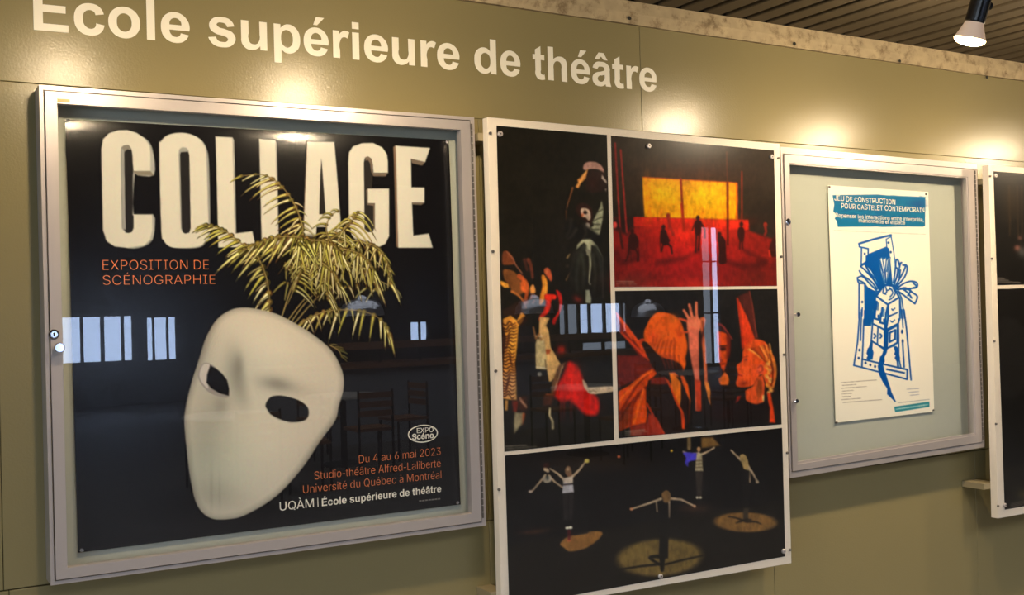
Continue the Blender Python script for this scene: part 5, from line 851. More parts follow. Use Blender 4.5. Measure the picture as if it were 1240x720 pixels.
# dark figure, sand coloured cloth, red blur
pp(a3(190,30,300,20,330,150,320,370,400,370,430,500,440,560,330,580,190,570,165,430,175,250), (30,28,28), 2.5)
pp(a2(350,610,430,620,400,680)+a3(420,60,440,200,515,330,470,440,440,470,425,470,405,360,380,250,345,130,345,60), (222,178,112), 1.2)
pp(a3(395,215,440,215,430,250,400,255), (176,84,38), 1.2); pp(a3(330,130,390,150,400,240,410,360,400,375,322,370,318,260,318,170), (196,178,130), 1.3)
ln(a3(322,355,402,362), 1.2, (240,230,200)); ln(a3(300,40,320,130,345,90,360,140), 2.2, (140,96,56)); ln(a3(395,300,400,360), 1.2, (96,70,40)); sp(*a3(350,410)[0], 2.6, 2.6, (150,150,140), .9, hard=.5)
for i in range(10): sp(*a3(rl.uniform(320,400), rl.uniform(95,165))[0], .9, .9, (250,240,210), .9)
pp(a3(560,310,500,340,450,470,440,560,470,565,500,430,545,350), (110,76,50), 2.); ln(a3(530,350,470,540), 1.2, (200,160,120))
pp(a3(400,567,470,567,465,578,400,578), (170,90,50), 1.)
bl(a3(575,320,610,320,660,380,700,470,740,540,800,590,820,640,815,715,770,740,700,720,640,660,590,620,530,630,480,600,465,570,500,480,545,400), (214,30,16), 5.)
sp(*a3(620,480)[0], 12, 20, (236,40,22), .8); sp(*a3(700,620)[0], 22, 12, (206,26,14), .7, .5)
sp(*a3(520,220)[0], 7, 8, (190,44,26), .85); sp(*a3(640,400)[0], 6, 14, (200,50,36), .5)
for x in (520,545,600): ln(a4(x,150,x-2,330), 2.2, (150,30,18), .6, 3.)
bl(a3(690,455,712,470,730,505,750,515,940,508,940,545,800,568,745,565,725,545,700,510), (212,190,160), 1.)
for i in range(7): sp(*a3(745+i*9,545+rl.uniform(-12,12))[0], 1, 1, (80,60,50), .8)
sp(*a3(905,525)[0], 3, 1, (130,120,110), .8)
pp(a3(180,590,250,590,250,700,190,700), (96,44,20), 5., .6); pp(a4(380,120,470,110,440,200,380,200), (88,44,22), 4., .8)
for i in range(8): sp(*a4(195+i*7, 150+i*9+rl.uniform(-6,6))[0], 1.6, 2.2, (210,160,130), .8)
pp(a4(75,160,100,160,95,240,75,240), (190,140,70), 1.5); pp(a4(130,165,180,165,170,250,140,250), (120,40,20), 2.5)
pp(a4(155,255,225,260,215,340,190,370,150,420,145,330), (150,140,108), 3.); ln(a4(225,270,215,360), 3, (160,70,30), 1, 3.)
ln(A_.curve(a4(432,225,430,280,450,320,455,380)), 2.2, (210,196,150), 2.6, 1.4); sp(*a4(452,350)[0], 3, 8, (120,112,90), .7)
def cap(x0, y0, x1, y1, n=3, dy=2.2, lens=(30, 44, 56)):
    for i in range(n):
        L = lens[i]; m = int(L/2.4)
        for j in range(m):
            t = j/m*L; ln([(x0+t, y0+i*dy-t*(y0-y1)/(x1-x0)), (x0+t+1.7, y0+i*dy-(t+1.7)*(y0-y1)/(x1-x0))], 1.1 if i == 0 else .8, (170,164,150), None, .7, .75)
cap(612.5, 540.2, 668, 536.5, 3, 2.6, (26, 38, 56))
# photo B: glowing stage
BB = z_(740, 160, 3.79)
pp([(738,160),(940,178),(945,352),(742,352)], (46,36,26), 1)
A_.shade(738, 158, 946, 352, lambda c, X, Y: np.where((((Y > 262+(X-740)*.05))&(X > 738.5))[..., None], np.stack([118+90*np.exp(-((X-845)/52)**2)*np.exp(-((Y-284)/34)**2)+30*np.exp(-((X-800)/60)**2), 26+22*np.exp(-((X-845)/46)**2)*np.exp(-((Y-275)/26)**2)+0*X, 18+6*np.exp(-((X-845)/46)**2)], -1), c))
pp(BB(0,440,20,390,105,440,20,450)[:3]+BB(0,300), (40,30,22), 6.); pp(BB(630,450,765,500,765,300,640,330), (42,32,24), 4.)
pp(BB(0,400,105,385,105,430,70,470,0,440), (44,26,20), 5.); sp(770,340,40,14,(96,34,22),.7); sp(840,345,60,10,(190,40,22),.8); sp(915,335,30,16,(98,30,20),.7); sp(765,305,18,18,(92,26,18),.7)
sp(*BB(360,200)[0], 70, 26, (110,50,24), .45, p=1.4)
pp(BB(105,388,630,402,632,448,105,430), (214,40,20), 1.4); sp(870,268,40,8,(240,60,24),.7)
pp(BB(143,207,577,234,577,400,155,388), (255,176,0), 1.2); sp(*BB(250,280)[0],22,16,(255,206,10),.9); sp(*BB(440,300)[0],30,18,(255,206,8),.9); sp(*BB(165,300)[0],5,30,(255,140,0),.7); ln(BB(577,236,577,398), 2.4, (226,90,8)); ln(BB(145,207,575,233), 1.2, (255,110,0))
for x in (180,230,420,520): sp(*BB(x,375)[0],3,10,(255,130,0),.6)
for p, w, c in ((BB(320,215,334,452), 2.6, (150,40,14)), (BB(534,228,536,515), 2.6, (130,36,14)), (BB(600,180,600,410), 1.6, (140,40,16)), (BB(18,50,40,420,52,530), 1.7, (170,40,34)), (BB(44,80,60,300,72,460), 1.7, (180,44,36)), (BB(530,90,534,230), 1., (110,50,24))): ln(p, w, c)
ln(BB(38,440,52,530), 3, (62,24,16)); ln(BB(322,330,334,452), 2.2, (180,40,12)); ln(BB(535,400,536,515), 2.4, (84,24,14)); sp(*BB(16,425)[0], 3, 4, (250,80,70), .9, hard=.5)
FG = (54,20,14)
def fig(pl, c=FG, f=1.): bl(pl, c, f, n=4)
for x, y in ((97,455),(240,435),(398,392),(498,468),(598,422),(262,382),(708,424)): sp(*BB(x,y)[0], 2.4, 3.0, FG if x not in (262, 708) else (150,44,28), 1, hard=.4)
fig(BB(85,470,110,465,125,490,125,520,110,540,85,535,78,510)); ln(BB(85,520,78,570,68,590), 2.4, FG); ln(BB(110,530,122,560,122,590), 2.2, FG); ln(BB(125,520,128,590), 1., FG); ln(BB(90,545,92,590), .9, FG)
fig(BB(228,450,250,448,262,480,270,500,250,520,225,500)); ln(BB(240,510,232,545), 2.2, FG); ln(BB(255,505,275,525,280,555), 2.6, FG); ln(BB(225,500,228,550), 1., FG)
ln(BB(262,390,268,430,285,470), 3.4, (160,40,26))
fig(BB(385,410,400,402,415,412,415,445,410,470,388,470,384,440)); ln(BB(385,415,372,450), 1.5, FG); ln(BB(412,412,430,445,430,485), 1.6, FG); ln(BB(392,465,388,550), 2.4, FG); ln(BB(406,465,402,540), 2.6, FG)
fig(BB(490,478,510,478,525,500,528,560,528,600,495,600,495,540)); fig(BB(585,438,605,436,612,460,608,500,590,500,580,470)); ln(BB(592,500,590,535), 1.8, FG); ln(BB(602,500,604,535), 1.8, FG)
ln(BB(707,430,712,455,705,470), 3, (120,36,26)); fig(BB(740,490,760,480,770,560,735,570,725,540)); ln(BB(725,545,730,570), 2.4, (200,50,30))
for p in (BB(110,580,60,600,20,560), BB(400,545,330,580,220,600), BB(520,590,620,620,700,600), BB(610,540,700,590)): ln(p, 4.5, (60,18,14), 8, 5., .5)
for i in range(26):
    x, y = rl.uniform(745,935), rl.uniform(292,344); ln([(x,y),(x+rl.uniform(8,22),y+rl.uniform(.2,1.2))], 1.2, rl.choice([(180,44,30),(90,22,16),(150,34,22)]), .5, 1.4, .35)
cap(746.5, 340.6, 800, 341.2, 3, 3, (22, 25, 52))
# photo C: orange veiled figure, hand, two faces
c1_ = z_(740, 345, 8.0); c2_ = z_(740, 430, 6.857); c3_ = z_(840, 345, 8.0); c4_ = z_(840, 420, 7.2)
pp([(744,351),(944,348.5),(948,515),(749,531)], (32,29,26), 1)
OR = (222,76,16); OR2 = (238,98,20); ORd = (168,44,14)
pp(c1_(40,260,100,330,330,650,350,720,300,720,100,470,50,420)+[], (120,34,22), 2.); pp(c2_(50,0,290,0,350,110,280,170,150,230,55,270), (112,34,24), 3.)
for p, w, c in ((c1_(50,270,150,400,330,640,370,720), 2.6, (230,80,30)), (c1_(60,300,150,420,300,620,360,715), 2.2, OR), (c1_(100,460,200,560,330,690), 2.6, (214,66,24)), (c1_(95,330,130,420,200,520), 1.6, (226,84,34))): ln(p, w, c, w*1.3, 1.)
bl(c1_(265,540,300,515,330,530,325,560,290,570), (214,66,22), 1.2)
head = c1_(455,262,540,268,620,300,670,350,700,420,735,560,735,640,720,700)+c2_(620,80,590,150,560,180,490,140,430,150,380,100)+c1_(440,700,380,630,330,560,318,470,340,400,390,310)
bl(head, OR2, 1.2)
sp(*c1_(600,330)[0], 9, 8, (248,120,34), .8); sp(*c1_(670,560)[0], 8, 14, (232,98,20), .9); sp(*c1_(400,500)[0], 8, 10, (214,66,18), .8); sp(*c1_(660,480)[0],5,10,(196,60,18),.6)
for i, (x0, x1, y1) in enumerate(((440,380,640),(470,420,680),(510,450,720),(545,500,740),(575,545,760),(600,600,760),(395,375,560))): ln(A_.curve(c1_(x0-10+i*7%19,450+i*31%60,(x0+x1)/2,560,x1-20,y1), 4), 1.0, (250,128,66), .7, 1.6, .6); ln(A_.curve(c1_(x0+12,500+i*23%50,(x0+x1)/2+14,580,x1+4,y1), 4), 1.8, (140,44,18), 2.4, 2.4, .65)
bl(c1_(300,560,340,550,400,610,480,690)+c2_(560,60,600,130,570,180,520,140,440,170,390,170,330,60,300,10), (40,28,22), 1.6)
for i in range(5): ln(c2_(420+i*35,0,455+i*30,110), 1.8, (140,46,20), 1.2, 2., .8)
# shoulders and drape
pp(c2_(350,105,380,150,330,200,295,260,290,400,300,470,290,560,160,590,70,630,60,300,150,250,260,160), OR, 1.3)
for p in (c2_(350,120,230,230,120,400,70,480), c2_(290,260,200,350,110,470,75,540), c2_(160,590,180,420,250,300)): ln(A_.curve(p, 5), 2.4, (132,36,12), 3.4, 2.); 
for p in (c2_(340,130,240,200,110,330,70,380), c2_(270,280,230,420,190,560)): ln(A_.curve(p, 5), 2.2, (246,110,28), 2.8, 1.6)
pp(c2_(60,490,160,390,150,580,70,640), (60,26,18), 4., .6)
pp(c2_(160,590,300,560,300,520,320,480,430,640,440,660,160,670), (140,42,26), 2.); 
pp(c2_(310,210,350,180,440,180,480,240,540,360,590,470,600,650,440,655,360,520,295,400,290,280), (38,26,20), 1.4); pp(c2_(330,190,440,180,470,240,330,240), (130,38,24), 2., .9)
ln(c2_(298,400,350,500,440,650), 2.4, (200,60,22)); pp(c2_(310,480,380,520,440,650,360,665,330,580), (170,52,30), 2.)
pp(c2_(480,140,520,150,580,230,580,360,570,430,530,360,490,260,500,220), (236,120,24), 1.2); pp(c2_(440,180,480,210,560,400,600,470,620,560,615,610,590,610,580,470,530,380,490,270), (214,70,20), 1.2)
pp(c2_(575,170,600,170,640,250,660,380,640,350,590,220), (232,92,22), 1.2); ln(c2_(655,380,640,560), 1.2, (150,60,24))
pp(c2_(590,260,650,400,640,620,610,600,620,500,580,420), (40,24,18), 1.6)
# raised hand and arms
HN = (240,128,92)
for p, w0, w1 in ((c1_(850,400,825,280,825,170), 4.2, 3.0), (c1_(830,400,780,290,758,190), 4.2, 3.), (c1_(800,400,745,310,705,245), 4., 3.), (c1_(760,420,740,350,665,325), 2.6, 3.), (c1_(770,450,680,460), 2.4, 2.)): ln(p, w0, HN if w1 >= 3. and p[-1][1] < 377 else (226,84,40), w1, 1.)
bl(c1_(740,330,800,300,860,330,870,400,840,470,790,480,745,440,735,400), HN, 1.2); sp(*c1_(790,430)[0],5,4,(214,96,70),.7)
pp(c1_(745,440,850,430,850,720)+c2_(735,200,740,460,700,460,695,200)+c1_(755,620), (214,110,84), 1.4); pp(c2_(695,200,745,210,750,460,715,465), (190,62,24), 1.3)
pp(c3_(60,320,100,300,120,340,95,440,110,520,120,620)+c4_(120,290,165,480,160,520,140,490,95,320,85,120), (206,104,62), 1.2); pp(c4_(95,300,130,310,165,480,160,520,135,480), (222,130,50), 1.2)
ln(c3_(100,420,70,520,60,600), 2.2, (60,32,22)); ln(c3_(85,350,95,470,80,560), 1.2, (120,50,40))
# middle face
bl(c3_(225,440,300,450,335,520,345,600,335,700)+c4_(300,90,285,150,265,210,245,190,230,150,215,120,212,40), (222,78,22), 1.2)
pp(c3_(200,370,250,365,300,400,330,470,290,460,240,440,200,450), (54,30,26), 2.); ln(A_.curve(c3_(230,372,280,395,330,460,375,525), 5), 2.2, (140,52,46), 1.4)
bl(c3_(255,606,285,598,314,606,308,634,280,640,260,626), (56,24,22), 2.2); ln(A_.curve(c3_(335,500,338,600,330,700), 4), 5, (120,36,18), 4, 3.); ln(c3_(245,590,320,588), 1.4, (60,26,18)); ln(c4_(240,150,270,145), 1.4, (120,36,30)); sp(*c4_(235,120)[0],3,3,(140,44,24),.7); sp(*c4_(270,60)[0],3,6,(240,100,34),.7)
pp(c4_(225,170,260,210,280,170,300,90,305,180,290,260,230,250), (52,26,20), 3., .7)
pp(c4_(270,215,300,250,310,290,300,330,235,330,215,280,250,250), (224,104,26), 1.5)
# hanging cloth and right face with braid
pp(c3_(415,120,430,125,470,210,520,310,595,520,500,600,470,620,455,440), (226,66,26), 1.4); ln(c3_(425,130,465,420,475,600), 2., (170,44,22), 3., 1.6, .7)
pp(c3_(430,110,540,60,575,210,600,420,625,510,595,520,530,330), (92,38,30), 2.4, .8); ln(c3_(540,60,570,200,610,500), 1.2, (140,60,44)); 
hf = c3_(500,590,560,540,620,525,690,550,740,620,780,700)+c4_(710,120,715,230,700,330,640,340,600,240,560,260,520,330,440,350,380,340,370,300,390,240,385,215,375,160,420,120,430,40)
bl(hf, (232,86,30), 1.1, n=4)
sp(*c4_(450,230)[0],9,8,(240,96,40),.7); sp(*c4_(430,320)[0],9,5,(110,34,18),.85,rot=-.3); sp(*c4_(455,110)[0],3.2,2.2,(110,40,50),.8); ln(c4_(425,90,470,80), 1.2, (150,50,30)); ln(c4_(385,240,420,250), 1.6, (150,30,24)); sp(*c4_(395,190)[0],2.4,2,(190,50,24),.6)
bl(c4_(555,170,590,145,612,170,610,220,570,240,550,215), (224,88,50), 1.); ln(A_.curve(c4_(560,180,590,160,600,200,570,225), 4), 1., (130,44,30))
for i in range(13):
    t = i/12; ln(A_.curve([c4_(470+i*16,20-4*i)[0], c4_(540+i*12,60+i*2)[0], c4_(600+i*9,110+i*8)[0]], 4), 1.3, rl.choice([(244,150,60),(250,176,80),(180,72,24),(130,50,22)]), .9, .9)
for i in range(16):
    x = 640+18*math.sin(i*1.5)+i*1.5; y = 110+i*19; sp(*c4_(x,y)[0], 2.6, 1.9, rl.choice([(238,150,54),(226,120,40),(248,178,90)]), .95, rot=.7*(-1)**i, hard=.5); sp(*c4_(x+24,y+8)[0], 1.6, 1.6, (120,46,20), .8)
ln(A_.curve(c4_(640,30,700,120,715,240,690,350), 5), 3.4, (214,120,44), 2.4, 1.6); ln(A_.curve(c4_(660,60,690,200,680,340), 5), 1.2, (90,34,18))
pp(c4_(560,260,600,240,620,330,610,480,550,500,480,490,455,460,450,380,520,340), (226,86,34), 1.4); pp(c4_(560,280,600,300,600,400,560,470,545,380), (160,70,26), 2.)
pp(c4_(640,400,670,400,700,560,712,660,660,655,660,540), (220,66,20), 1.2); pp(c4_(600,420,615,420,612,470,600,470), (240,210,130), 1.)
pp(c4_(160,330,300,335,350,420,460,470,540,505,640,480,665,530,660,650,350,670,170,640,140,450), (30,22,18), 2.5); pp(c4_(380,430,415,420,400,460,365,490), (150,40,26), 1.5)
sp(875,500,30,12,(44,22,16),.6)
cap(757.5, 522.2, 790, 519.2, 3, 2.2, (24, 27, 20))
# photo D: dancers in pools of light
pp([(611,551.5),(948,518),(952,674),(616,745)], (18,14,11), 1)
d1 = z_(605, 540, 7.2); d2 = z_(740, 520, 4.236); d3 = z_(605, 610, 6.547)
sp(720,560,90,16,(40,30,20),.8); sp(660,600,40,22,(26,24,24),.6)
def pool(cx, cy, rx, ry, c, rot=0.): sp(cx, cy, rx, ry, c, .95, rot, hard=.22)
pool(*d2(248,655)[0], 51.5, 22.5, (124,102,52), -.06); pool(*d2(690,474)[0], 38, 12, (140,102,52), .02)
bl(d3(480,315,540,260,700,220,790,215,815,240,760,300,680,350,560,375,510,345), (150,104,50), 2.)
sp(*d3(300,215)[0], 22, 4, (78,50,28), .8, rot=-.12); sp(*d3(230,225)[0], 16, 3, (70,40,26), .7); sp(*d2(430,405)[0], 26, 7, (70,46,30), .8)
SK = (196,172,140); SH = (186,184,190); DK = (14,11,10)
# centre dancer and shadow
for p, w0, w1 in ((d2(255,355,200,375,110,405), 3.2, 2.0), (d2(300,352,360,358,425,390), 3.2, 2.), (d2(232,370,236,420), 1.6, 1.2), (d2(298,360,298,450), 2.2, 1.2)): ln(p, w0, SK, w1, .9)
sp(*d2(105,407)[0],2.2,1.8,(190,130,90),1,hard=.4); sp(*d2(428,392)[0],1.8,1.8,(190,150,110),1,hard=.4)
bl(d2(262,325,285,310,305,330,300,365,275,375,262,350), (130,98,56), 1.); pp(d2(250,380,295,380,296,460,292,660,245,655,250,500), DK, 1.2)
for p, w in ((d2(245,690,150,700,50,715), 3.0), (d2(280,690,380,665,470,645), 2.6), (d2(250,650,225,650,200,655,215,670,250,690), 4.5), (d2(262,660,262,720), 7.)): ln(A_.curve(p, 5), w, DK, w*.6, 1.2)
# left pair
for p, w0, w1 in ((d1(400,200,420,215),5,4), (d1(400,250,370,290,280,395),2.6,1.8), (d1(430,255,480,310,550,360),2.8,1.8), (d1(560,290,510,240,440,195),3.0,2.), (d1(640,260,700,200,745,140),3.,2.)): ln(p, w0, SK, w1, .9)
bl(d1(375,280,440,260,450,300,420,320,390,315), (170,160,140), 1.); sp(*d1(405,165)[0],4,3.4,(60,30,22),.9,hard=.5); sp(*d1(415,275)[0],2.6,4,(40,50,56),.9)
bl(d1(570,200,600,170,625,200,630,260,600,270,575,240), (120,90,66), 1.); sp(*d1(595,200)[0],2.2,2.6,(206,180,140),.9); sp(*d1(762,128)[0],3,2.6,(214,196,100),1,hard=.4); sp(*d1(268,395)[0],2.4,1.6,(200,180,160),1,hard=.4)
pp(d1(545,280,640,260,640,330,560,335), (190,176,160), 1.); pp(d1(555,320,640,325,648,400,545,412), SH, 1.); ln(d1(560,335,640,328), 1.8, (40,34,34)); pp(d1(550,412,648,405,640,560,630,640,560,640,555,540), (42,36,34), 1.); ln(d1(600,420,600,640), 1.2, (16,12,12)); sp(*d1(590,712)[0],2.4,1.6,(250,246,220),1,hard=.4); sp(*d1(618,708)[0],2.4,1.8,(250,246,220),1,hard=.4)
ln(d3(550,215,550,280), 4, (90,20,26), 3); sp(*d3(552,290)[0],3.4,1.5,(210,90,60),.9); ln(d3(590,245,700,225), 1.8, (30,22,16)); sp(*d3(560,240)[0],3,3,(60,10,16),.8)
# blue dancer
for p, w0, w1 in ((d2(450,120,400,125,370,112),2.6,1.8), (d2(455,130,490,115,530,92),2.6,1.8)): ln(p, w0, SK, w1)
bl(d2(370,118,420,118,455,125,450,150,400,165,395,190,378,170,385,145), (66,58,190), 1.1); sp(*d2(450,100)[0],2.2,3,(196,150,100),1,hard=.4); pp(d2(440,120,465,120,472,212,430,212,435,160), (176,164,130), 1.)
for i in range(3): ln(d2(434,160+i*17,470,158+i*17), 1., (90,74,50))
pp(d2(432,212,470,212,465,340,440,340), (52,44,38), 1.2); sp(*d2(442,348)[0],1.8,1.6,(230,220,190),1,hard=.4); sp(*d2(458,348)[0],1.8,1.6,(230,220,190),1,hard=.4)
pp(d2(462,40,520,38,560,80,465,95), (150,110,50), 3., .8); ln(d2(400,38,400,95), 4.5, (120,100,64)); sp(*d2(310,108)[0],1.4,1.4,(250,210,60),1,hard=.4); sp(*d1(1040,90)[0],1.8,1.6,(220,110,70),1,hard=.5)
# right dancer
for p, w0, w1 in ((d2(665,155,640,130,615,105),3.,2.), (d2(695,175,725,220,750,265),2.8,2.), (d2(708,200,712,270),2.6,1.6)): ln(p, w0, SK, w1)
bl(d2(660,135,680,125,700,150,705,200,690,215,672,180), (176,150,96), 1.); pp(d2(672,200,710,210,706,400,680,400,672,300), (26,22,20), 1.2); pp(d2(680,400,706,402,704,470,676,470), (60,50,40), 1.2); sp(*d2(750,268)[0],2.,2.,SK,1,hard=.4)
for p in (d2(690,470,640,452,600,445), d2(695,472,740,472,770,484), d2(680,465,640,478), d2(690,460,720,462)): ln(A_.curve(p, 4), 2.4, (26,18,12), 1.2, 1.)
for p in (d2(600,0), ): pass
A_.soften(1); A_.mottle(.30); A_.grain(2.0)
white_gap = None

def board(label, corners, y, prints, art, screws, side_screws, brackets, loc, group=None):
    t = thing('photo_board', label, 'photo board', loc, group)
    q = Q(corners, y+.004)
    MB().prism(q, shift(q, y+.034)).build('backing_board', M['board'], t)
    for nm, c in prints: art_sheet('photo_print', c, y+.0032, art, 1.0, M['photo'], t, .82, nm)
    MB().prism(shift(q, y), shift(q, y+.0028)).build('clear_cover', M['acrylic'], t)
    for px, py in screws: screw(t, px, py, y-.0003, .0085, 'alu', True, 'screw', .004)
    for px, py in side_screws:
        screw(t, px, py, y-.0002, .0045, 'alu_dark', False, 'small_screw', .003)
    for x0, x1, z in brackets:
        MB().box(x0, x1, y+.034, -.001, z-.012, z+.012).build('wall_bracket', M['bracket'], t)
    return t
bx = P(590.2, 141.8, -.12)
board('large white board of four theatre photographs between the two silver cases', [(590.2, 141.8), (943.8, 174.2), (958.3, 681.3), (607.6, 741.5)], -.12,
      [('tall photograph of reaching performers in orange light', [(601.2, 152), (735, 163.3), (743.8, 532.5), (610.8, 546.8)]), ('photograph of a red stage with a glowing yellow screen', [(739.8, 164), (937.2, 182), (941, 346), (744.3, 347.6)]),
       ('photograph of an orange veiled figure and two faces', [(744.8, 352), (941.3, 349.5), (946.5, 513.5), (749.2, 530.3)]), ('photograph of dancers standing in pools of light', [(611.4, 551.2), (947, 517.8), (951, 673.2), (616.7, 734.5)])],
      A_, [(605.8, 162), (785.8, 176.6), (934.6, 189.8), (800, 697.4), (949.2, 667)], [(594, 161), (597.2, 304.2), (600.6, 449), (604.6, 592.5), (943, 191.5), (946.6, 310.5), (949.8, 429), (953.6, 548), (957.3, 665.5)],
      [(1.249, 1.30, -.215), (1.249, 1.30, -1.615), (2.44, 2.475, -.215), (2.44, 2.475, -1.60)], (1.87, -.10, -1.65))
# second board, cut by the right edge of the picture
B4 = Art(1196, 196, 1500, 700, 1.0, (28, 26, 24))
B4.spot(1225,240,16,40,(58,46,32),.6); B4.poly([(1203.8,346),(1300,343),(1300,346),(1203.8,350)], (238,226,208), .6)
for x in (1222,1232,1237): B4.line([(x, 225), (x+1, 285)], 2, (70,52,36), 1.5, 2., .6)
B4.spot(1232,300,5,5,(150,96,84),.8); B4.spot(1235,288,4,4,(130,90,80),.7); B4.spot(1238,305,7,9,(120,120,120),.5)
B4.blob([(1197+9,400),(1212,388),(1224,384),(1236,392),(1244,420),(1240,470),(1215,480),(1206,440)], (34,32,30), 6.)
B4.spot(1238,598,8,8,(90,80,50),.6)
for i in range(3): B4.line([(1205.2, 336.5+i*2.4), (1205.2+(11,16,30)[i], 337+i*2.4)], 1., (170,160,150), None, .8, .7)
for i in range(4): B4.line([(1224, 609.5+i*1.5), (1240, 606+i*1.5)], .8, (120,112,100), None, .8, .7)
B4.blob([(1250,300),(1290,280),(1330,320),(1320,360),(1260,350)], (120,50,30), 5.); B4.blob([(1250,520),(1300,480),(1350,540),(1330,600),(1270,590)], (90,80,60), 8.)
tl, bl4 = P(1197.2, 199.5, -.14), P(1208.3, 627.3, -.14)
wq = 1.0
def px4(x, z): return tuple(float(v) for v in pr((x, -.14, z)))
zt = tl[2]; zb_ = bl4[2]; xl = tl[0]
C4 = [(1197.2, 199.5), px4(xl+1.21, zt-.004), px4(xl+1.21, zb_-.01), (1208.3, 627.3)]
zm0, zm1 = P(1203.6, 345.2, -.14)[2], P(1203.6, 349.4, -.14)[2]; e = .030
board('white framed photo board cut off by the right edge of the picture', C4, -.14,
      [('dark stage photograph', [px4(xl+e, zt-.025), px4(xl+1.18, zt-.03), px4(xl+1.18, zm0), px4(xl+e+.001, zm0)]), ('dark stage photograph, lower one', [px4(xl+e+.001, zm1), px4(xl+1.18, zm1), px4(xl+1.18, zb_+.02), px4(xl+e+.003, zb_+.03)])],
      B4, [(1205.6, 212.5), (1217.2, 611.3)], [(1199.4, 213), (1201.5, 313), (1204.5, 413), (1206.5, 513), (1209, 612.5)],
      [(xl+.013, xl+.06, zt-.065), (xl-.05, xl+.03, zb_+.13), (xl+1.1, xl+1.15, zt-.1)], (xl+.6, -.12, zb_))

# ------------------------------------------------------------------ track spotlights over the wall
def spotlight(x, label, shown=False, gain=1.):
    y, z = -.75, .078
    t = thing('track_spotlight', label, 'spotlight', (x, y, TOP), 'spotlights on the ceiling track' if not shown else None)
    ax = Vector((-.10, .30, -1)).normalized(); c = Vector((x, y, z))
    top = c - ax*.058
    MB().lathe(top, -ax, [(0, .0285), (.006, .031), (.135, .031), (.14, .029)], 28).build('housing_tube', M['black'], t, smooth=False)
    MB().lathe(top, ax, [(-.004, .029), (.0, .0295), (.022, .037), (.046, .0475), (.052, .049)], 32, cap=False).build('bulb_collar', M['bulbcone'], t, smooth=True)
    MB().lathe(top, ax, [(.050, .0488), (.056, .0475), (.062, .042), (.067, .031), (.070, .016), (.071, .002)], 32).build('bulb_face', M['bulb'], t, smooth=True)
    k = top - ax*.058 + Vector((1, 0, 0))*.030
    kn = MB().lathe(k, (1, 0, .15), [(0, .006), (.012, .006), (.012, .013), (.018, .015), (.026, .0115)], 9).build('tilt_knob', M['black'], t)
    e = top - ax*.10 + Vector((.038, 0, .0))
    MB().box(e.x-.006, e.x+.002, e.y-.012, e.y+.012, e.z, TOP).box(e.x-.03, e.x+.03, e.y-.03, e.y+.03, TOP-.012, TOP).build('yoke', M['black'], t)
    l = bpy.data.lights.new('bulb_light', 'SPOT'); l.energy = SPOT_W*gain; l.color = (1., .79, .52); l.spot_size = math.radians(170); l.spot_blend = .9; l.shadow_soft_size = .045
    o = bpy.data.objects.new('bulb_light', l); C.objects.link(o); o.parent = t; p = top + ax*.085
    o.location = p - Vector((x, y, TOP)); o.rotation_euler = ax.to_track_quat('-Z', 'Y').to_euler()
    l2 = bpy.data.lights.new('bulb_spill', 'POINT'); l2.energy = SPOT_W*.40*gain; l2.color = (1., .80, .54); l2.shadow_soft_size = .03
    o2 = bpy.data.objects.new('bulb_spill', l2); C.objects.link(o2); o2.parent = t; o2.location = p - Vector((x, y, TOP)) + ax*.02
    return t
spotlight(2.70, 'black tube spotlight with glowing bulb under the slatted ceiling, upper right corner', True)
for x, w, k in ((.19, 'over the large case, left corner', .5), (.96, 'over the large case, middle', .70), (3.63, 'over the smaller case, left edge', .88), (4.92, 'over the cut off board', 1.0), (6.2, 'beyond the right edge of the picture', 1.)):
    spotlight(x, 'black tube spotlight whose glow marks the wall ' + w, False, k)
tr = MB().box(X0+.5, 9.0, -.79, -.765, TOP-.0125, TOP-.0005).build('ceiling_track', M['black']); 
bpy.data.objects.remove(tr)

# ------------------------------------------------------------------ things of the hall that show as reflections in the glass
def pendant(x, y, z, r, label):
    t = thing('pendant_lamp', label, 'lamp', (x, y, HALL_TOP), 'steel dome pendants over the cafe tables')
    prof = [(0, .03), (.02, .05), (.035, .06)] + [(.035+.13*(1-math.cos(a_)), .06+(r-.06)*math.sin(a_)) for a_ in [i/10*math.pi/2 for i in range(1, 11)]] + [(.18, r*1.02), (.185, r*1.02)]
    H = .185; MB().lathe((x, y, z+H), (0, 0, -1), prof, 40, cap=False).build('shade', M['steel'], t, smooth=True)
    MB().lathe((x, y, z+H-.01), (0, 0, 1), [(0, .028), (.08, .028), (.1, .012)], 16).build('socket', M['black'], t)
    MB().lathe((x, y, z+H), (0, 0, 1), [(0, .006), (HALL_TOP-z-H, .006)], 8).build('cord', M['black'], t)
    b_ = MB().lathe((x, y, z+.12), (0, 0, -1), [(0, .02), (.03, .035), (.07, .045), (.1, .03), (.11, .003)], 16).build('lamp_bulb', M['tabletop'], t, smooth=True)
    return t
for x, y, z, r, lb in ((3.43, -6.2, -.765, .20, 'steel dome pendant mirrored beside the palm fronds of the large poster'), (5.22, -6.2, -.79, .19, 'steel dome pendant mirrored low in the tall photograph'), (6.64, -6.2, -.86, .18, 'steel dome pendant mirrored left of the orange veiled figure')): pendant(x, y, z, r, lb)
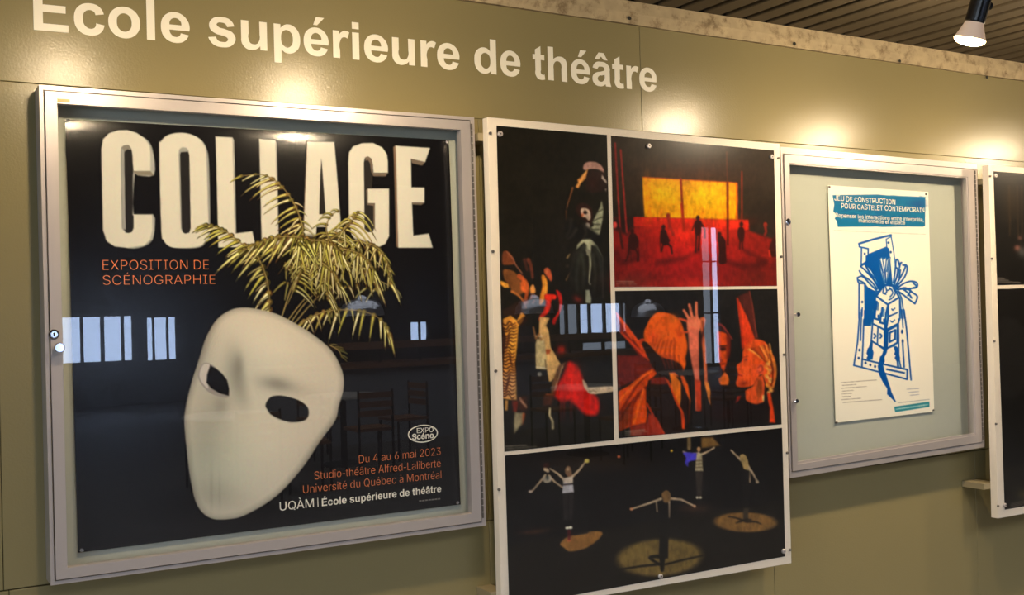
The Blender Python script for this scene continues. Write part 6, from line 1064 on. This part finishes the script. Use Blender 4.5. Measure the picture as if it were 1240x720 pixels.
def table(x, y, label):
    t = thing('cafe_table', label, 'table', (x, y, FLOOR), 'cafe tables in the hall')
    MB().lathe((x, y, FLOOR+.72), (0, 0, 1), [(0, .38), (.004, .395), (.022, .395), (.026, .39)], 32).build('tabletop', M['tabletop'], t)
    MB().lathe((x, y, FLOOR), (0, 0, 1), [(0, .24), (.02, .22), (.04, .035), (.72, .03)], 20).build('pedestal', M['black'], t)
    return t
def chair(x, y, a_, label):
    t = thing('cafe_chair', label, 'chair', (x, y, FLOOR), 'cafe chairs in the hall')
    def put(mb, name, m):
        c, s = math.cos(a_), math.sin(a_); v = [(x+p[0]*c-p[1]*s, y+p[0]*s+p[1]*c, FLOOR+p[2]) for p in mb.v]; return mesh_obj(name, v, mb.f, M[m], t)
    put(MB().bbox(-.2, .2, -.2, .2, .43, .46, .008), 'seat', 'wood')
    for i in range(3): put(MB().bbox(-.19, .19, .19, .21, .58+i*.09, .64+i*.09, .004), 'back_slat', 'wood')
    for sx, sy in ((-1,-1), (1,-1)): put(MB().lathe((sx*.18, sy*.18, 0), (0, 0, 1), [(0, .012), (.43, .012)], 8), 'leg', 'black')
    for sx in (-1, 1): put(MB().lathe((sx*.18, .2, 0), (0, .0, 1), [(0, .012), (.84, .012)], 8), 'leg', 'black')
    return t
places = [(2.3, -6.6, 'low left of the large poster'), (3.9, -7.9, 'behind the mask'), (6.3, -6.9, 'in the tall photograph'), (8.6, -7.9, 'in the dancers photograph')]
for i, (x, y, lb) in enumerate(places):
    table(x, y, 'round pale cafe table mirrored ' + lb)
    for j, (dx, dy, an, wd) in enumerate(((0, .68, 0., 'near'), (0, -.68, math.pi, 'far'), (.7, 0, -math.pi/2, 'side'))):
        chair(x+dx, y+dy, an+.15*math.sin(i*3+j), wd + ' wooden chair at the table mirrored ' + lb)
t = thing('serving_counter', 'low grey counter with wooden top and rail, mirrored across the large poster', 'counter', (7.5, -9.6, FLOOR))
MB().bbox(3.6, 9.6, -9.9, -9.4, FLOOR, -1.42, .01).build('counter_front', M['counter'], t)
MB().bbox(3.5, 9.7, -9.98, -9.32, -1.42, -1.36, .01).build('counter_top', M['wood'], t)
for i in range(10): MB().box(3.9+i*.56, 3.93+i*.56, -9.5, -9.47, -1.36, -1.17).build('rail_post', M['black'], t)
MB().box(3.6, 9.6, -9.51, -9.46, -1.19, -1.10).build('rail', M['wood'], t)
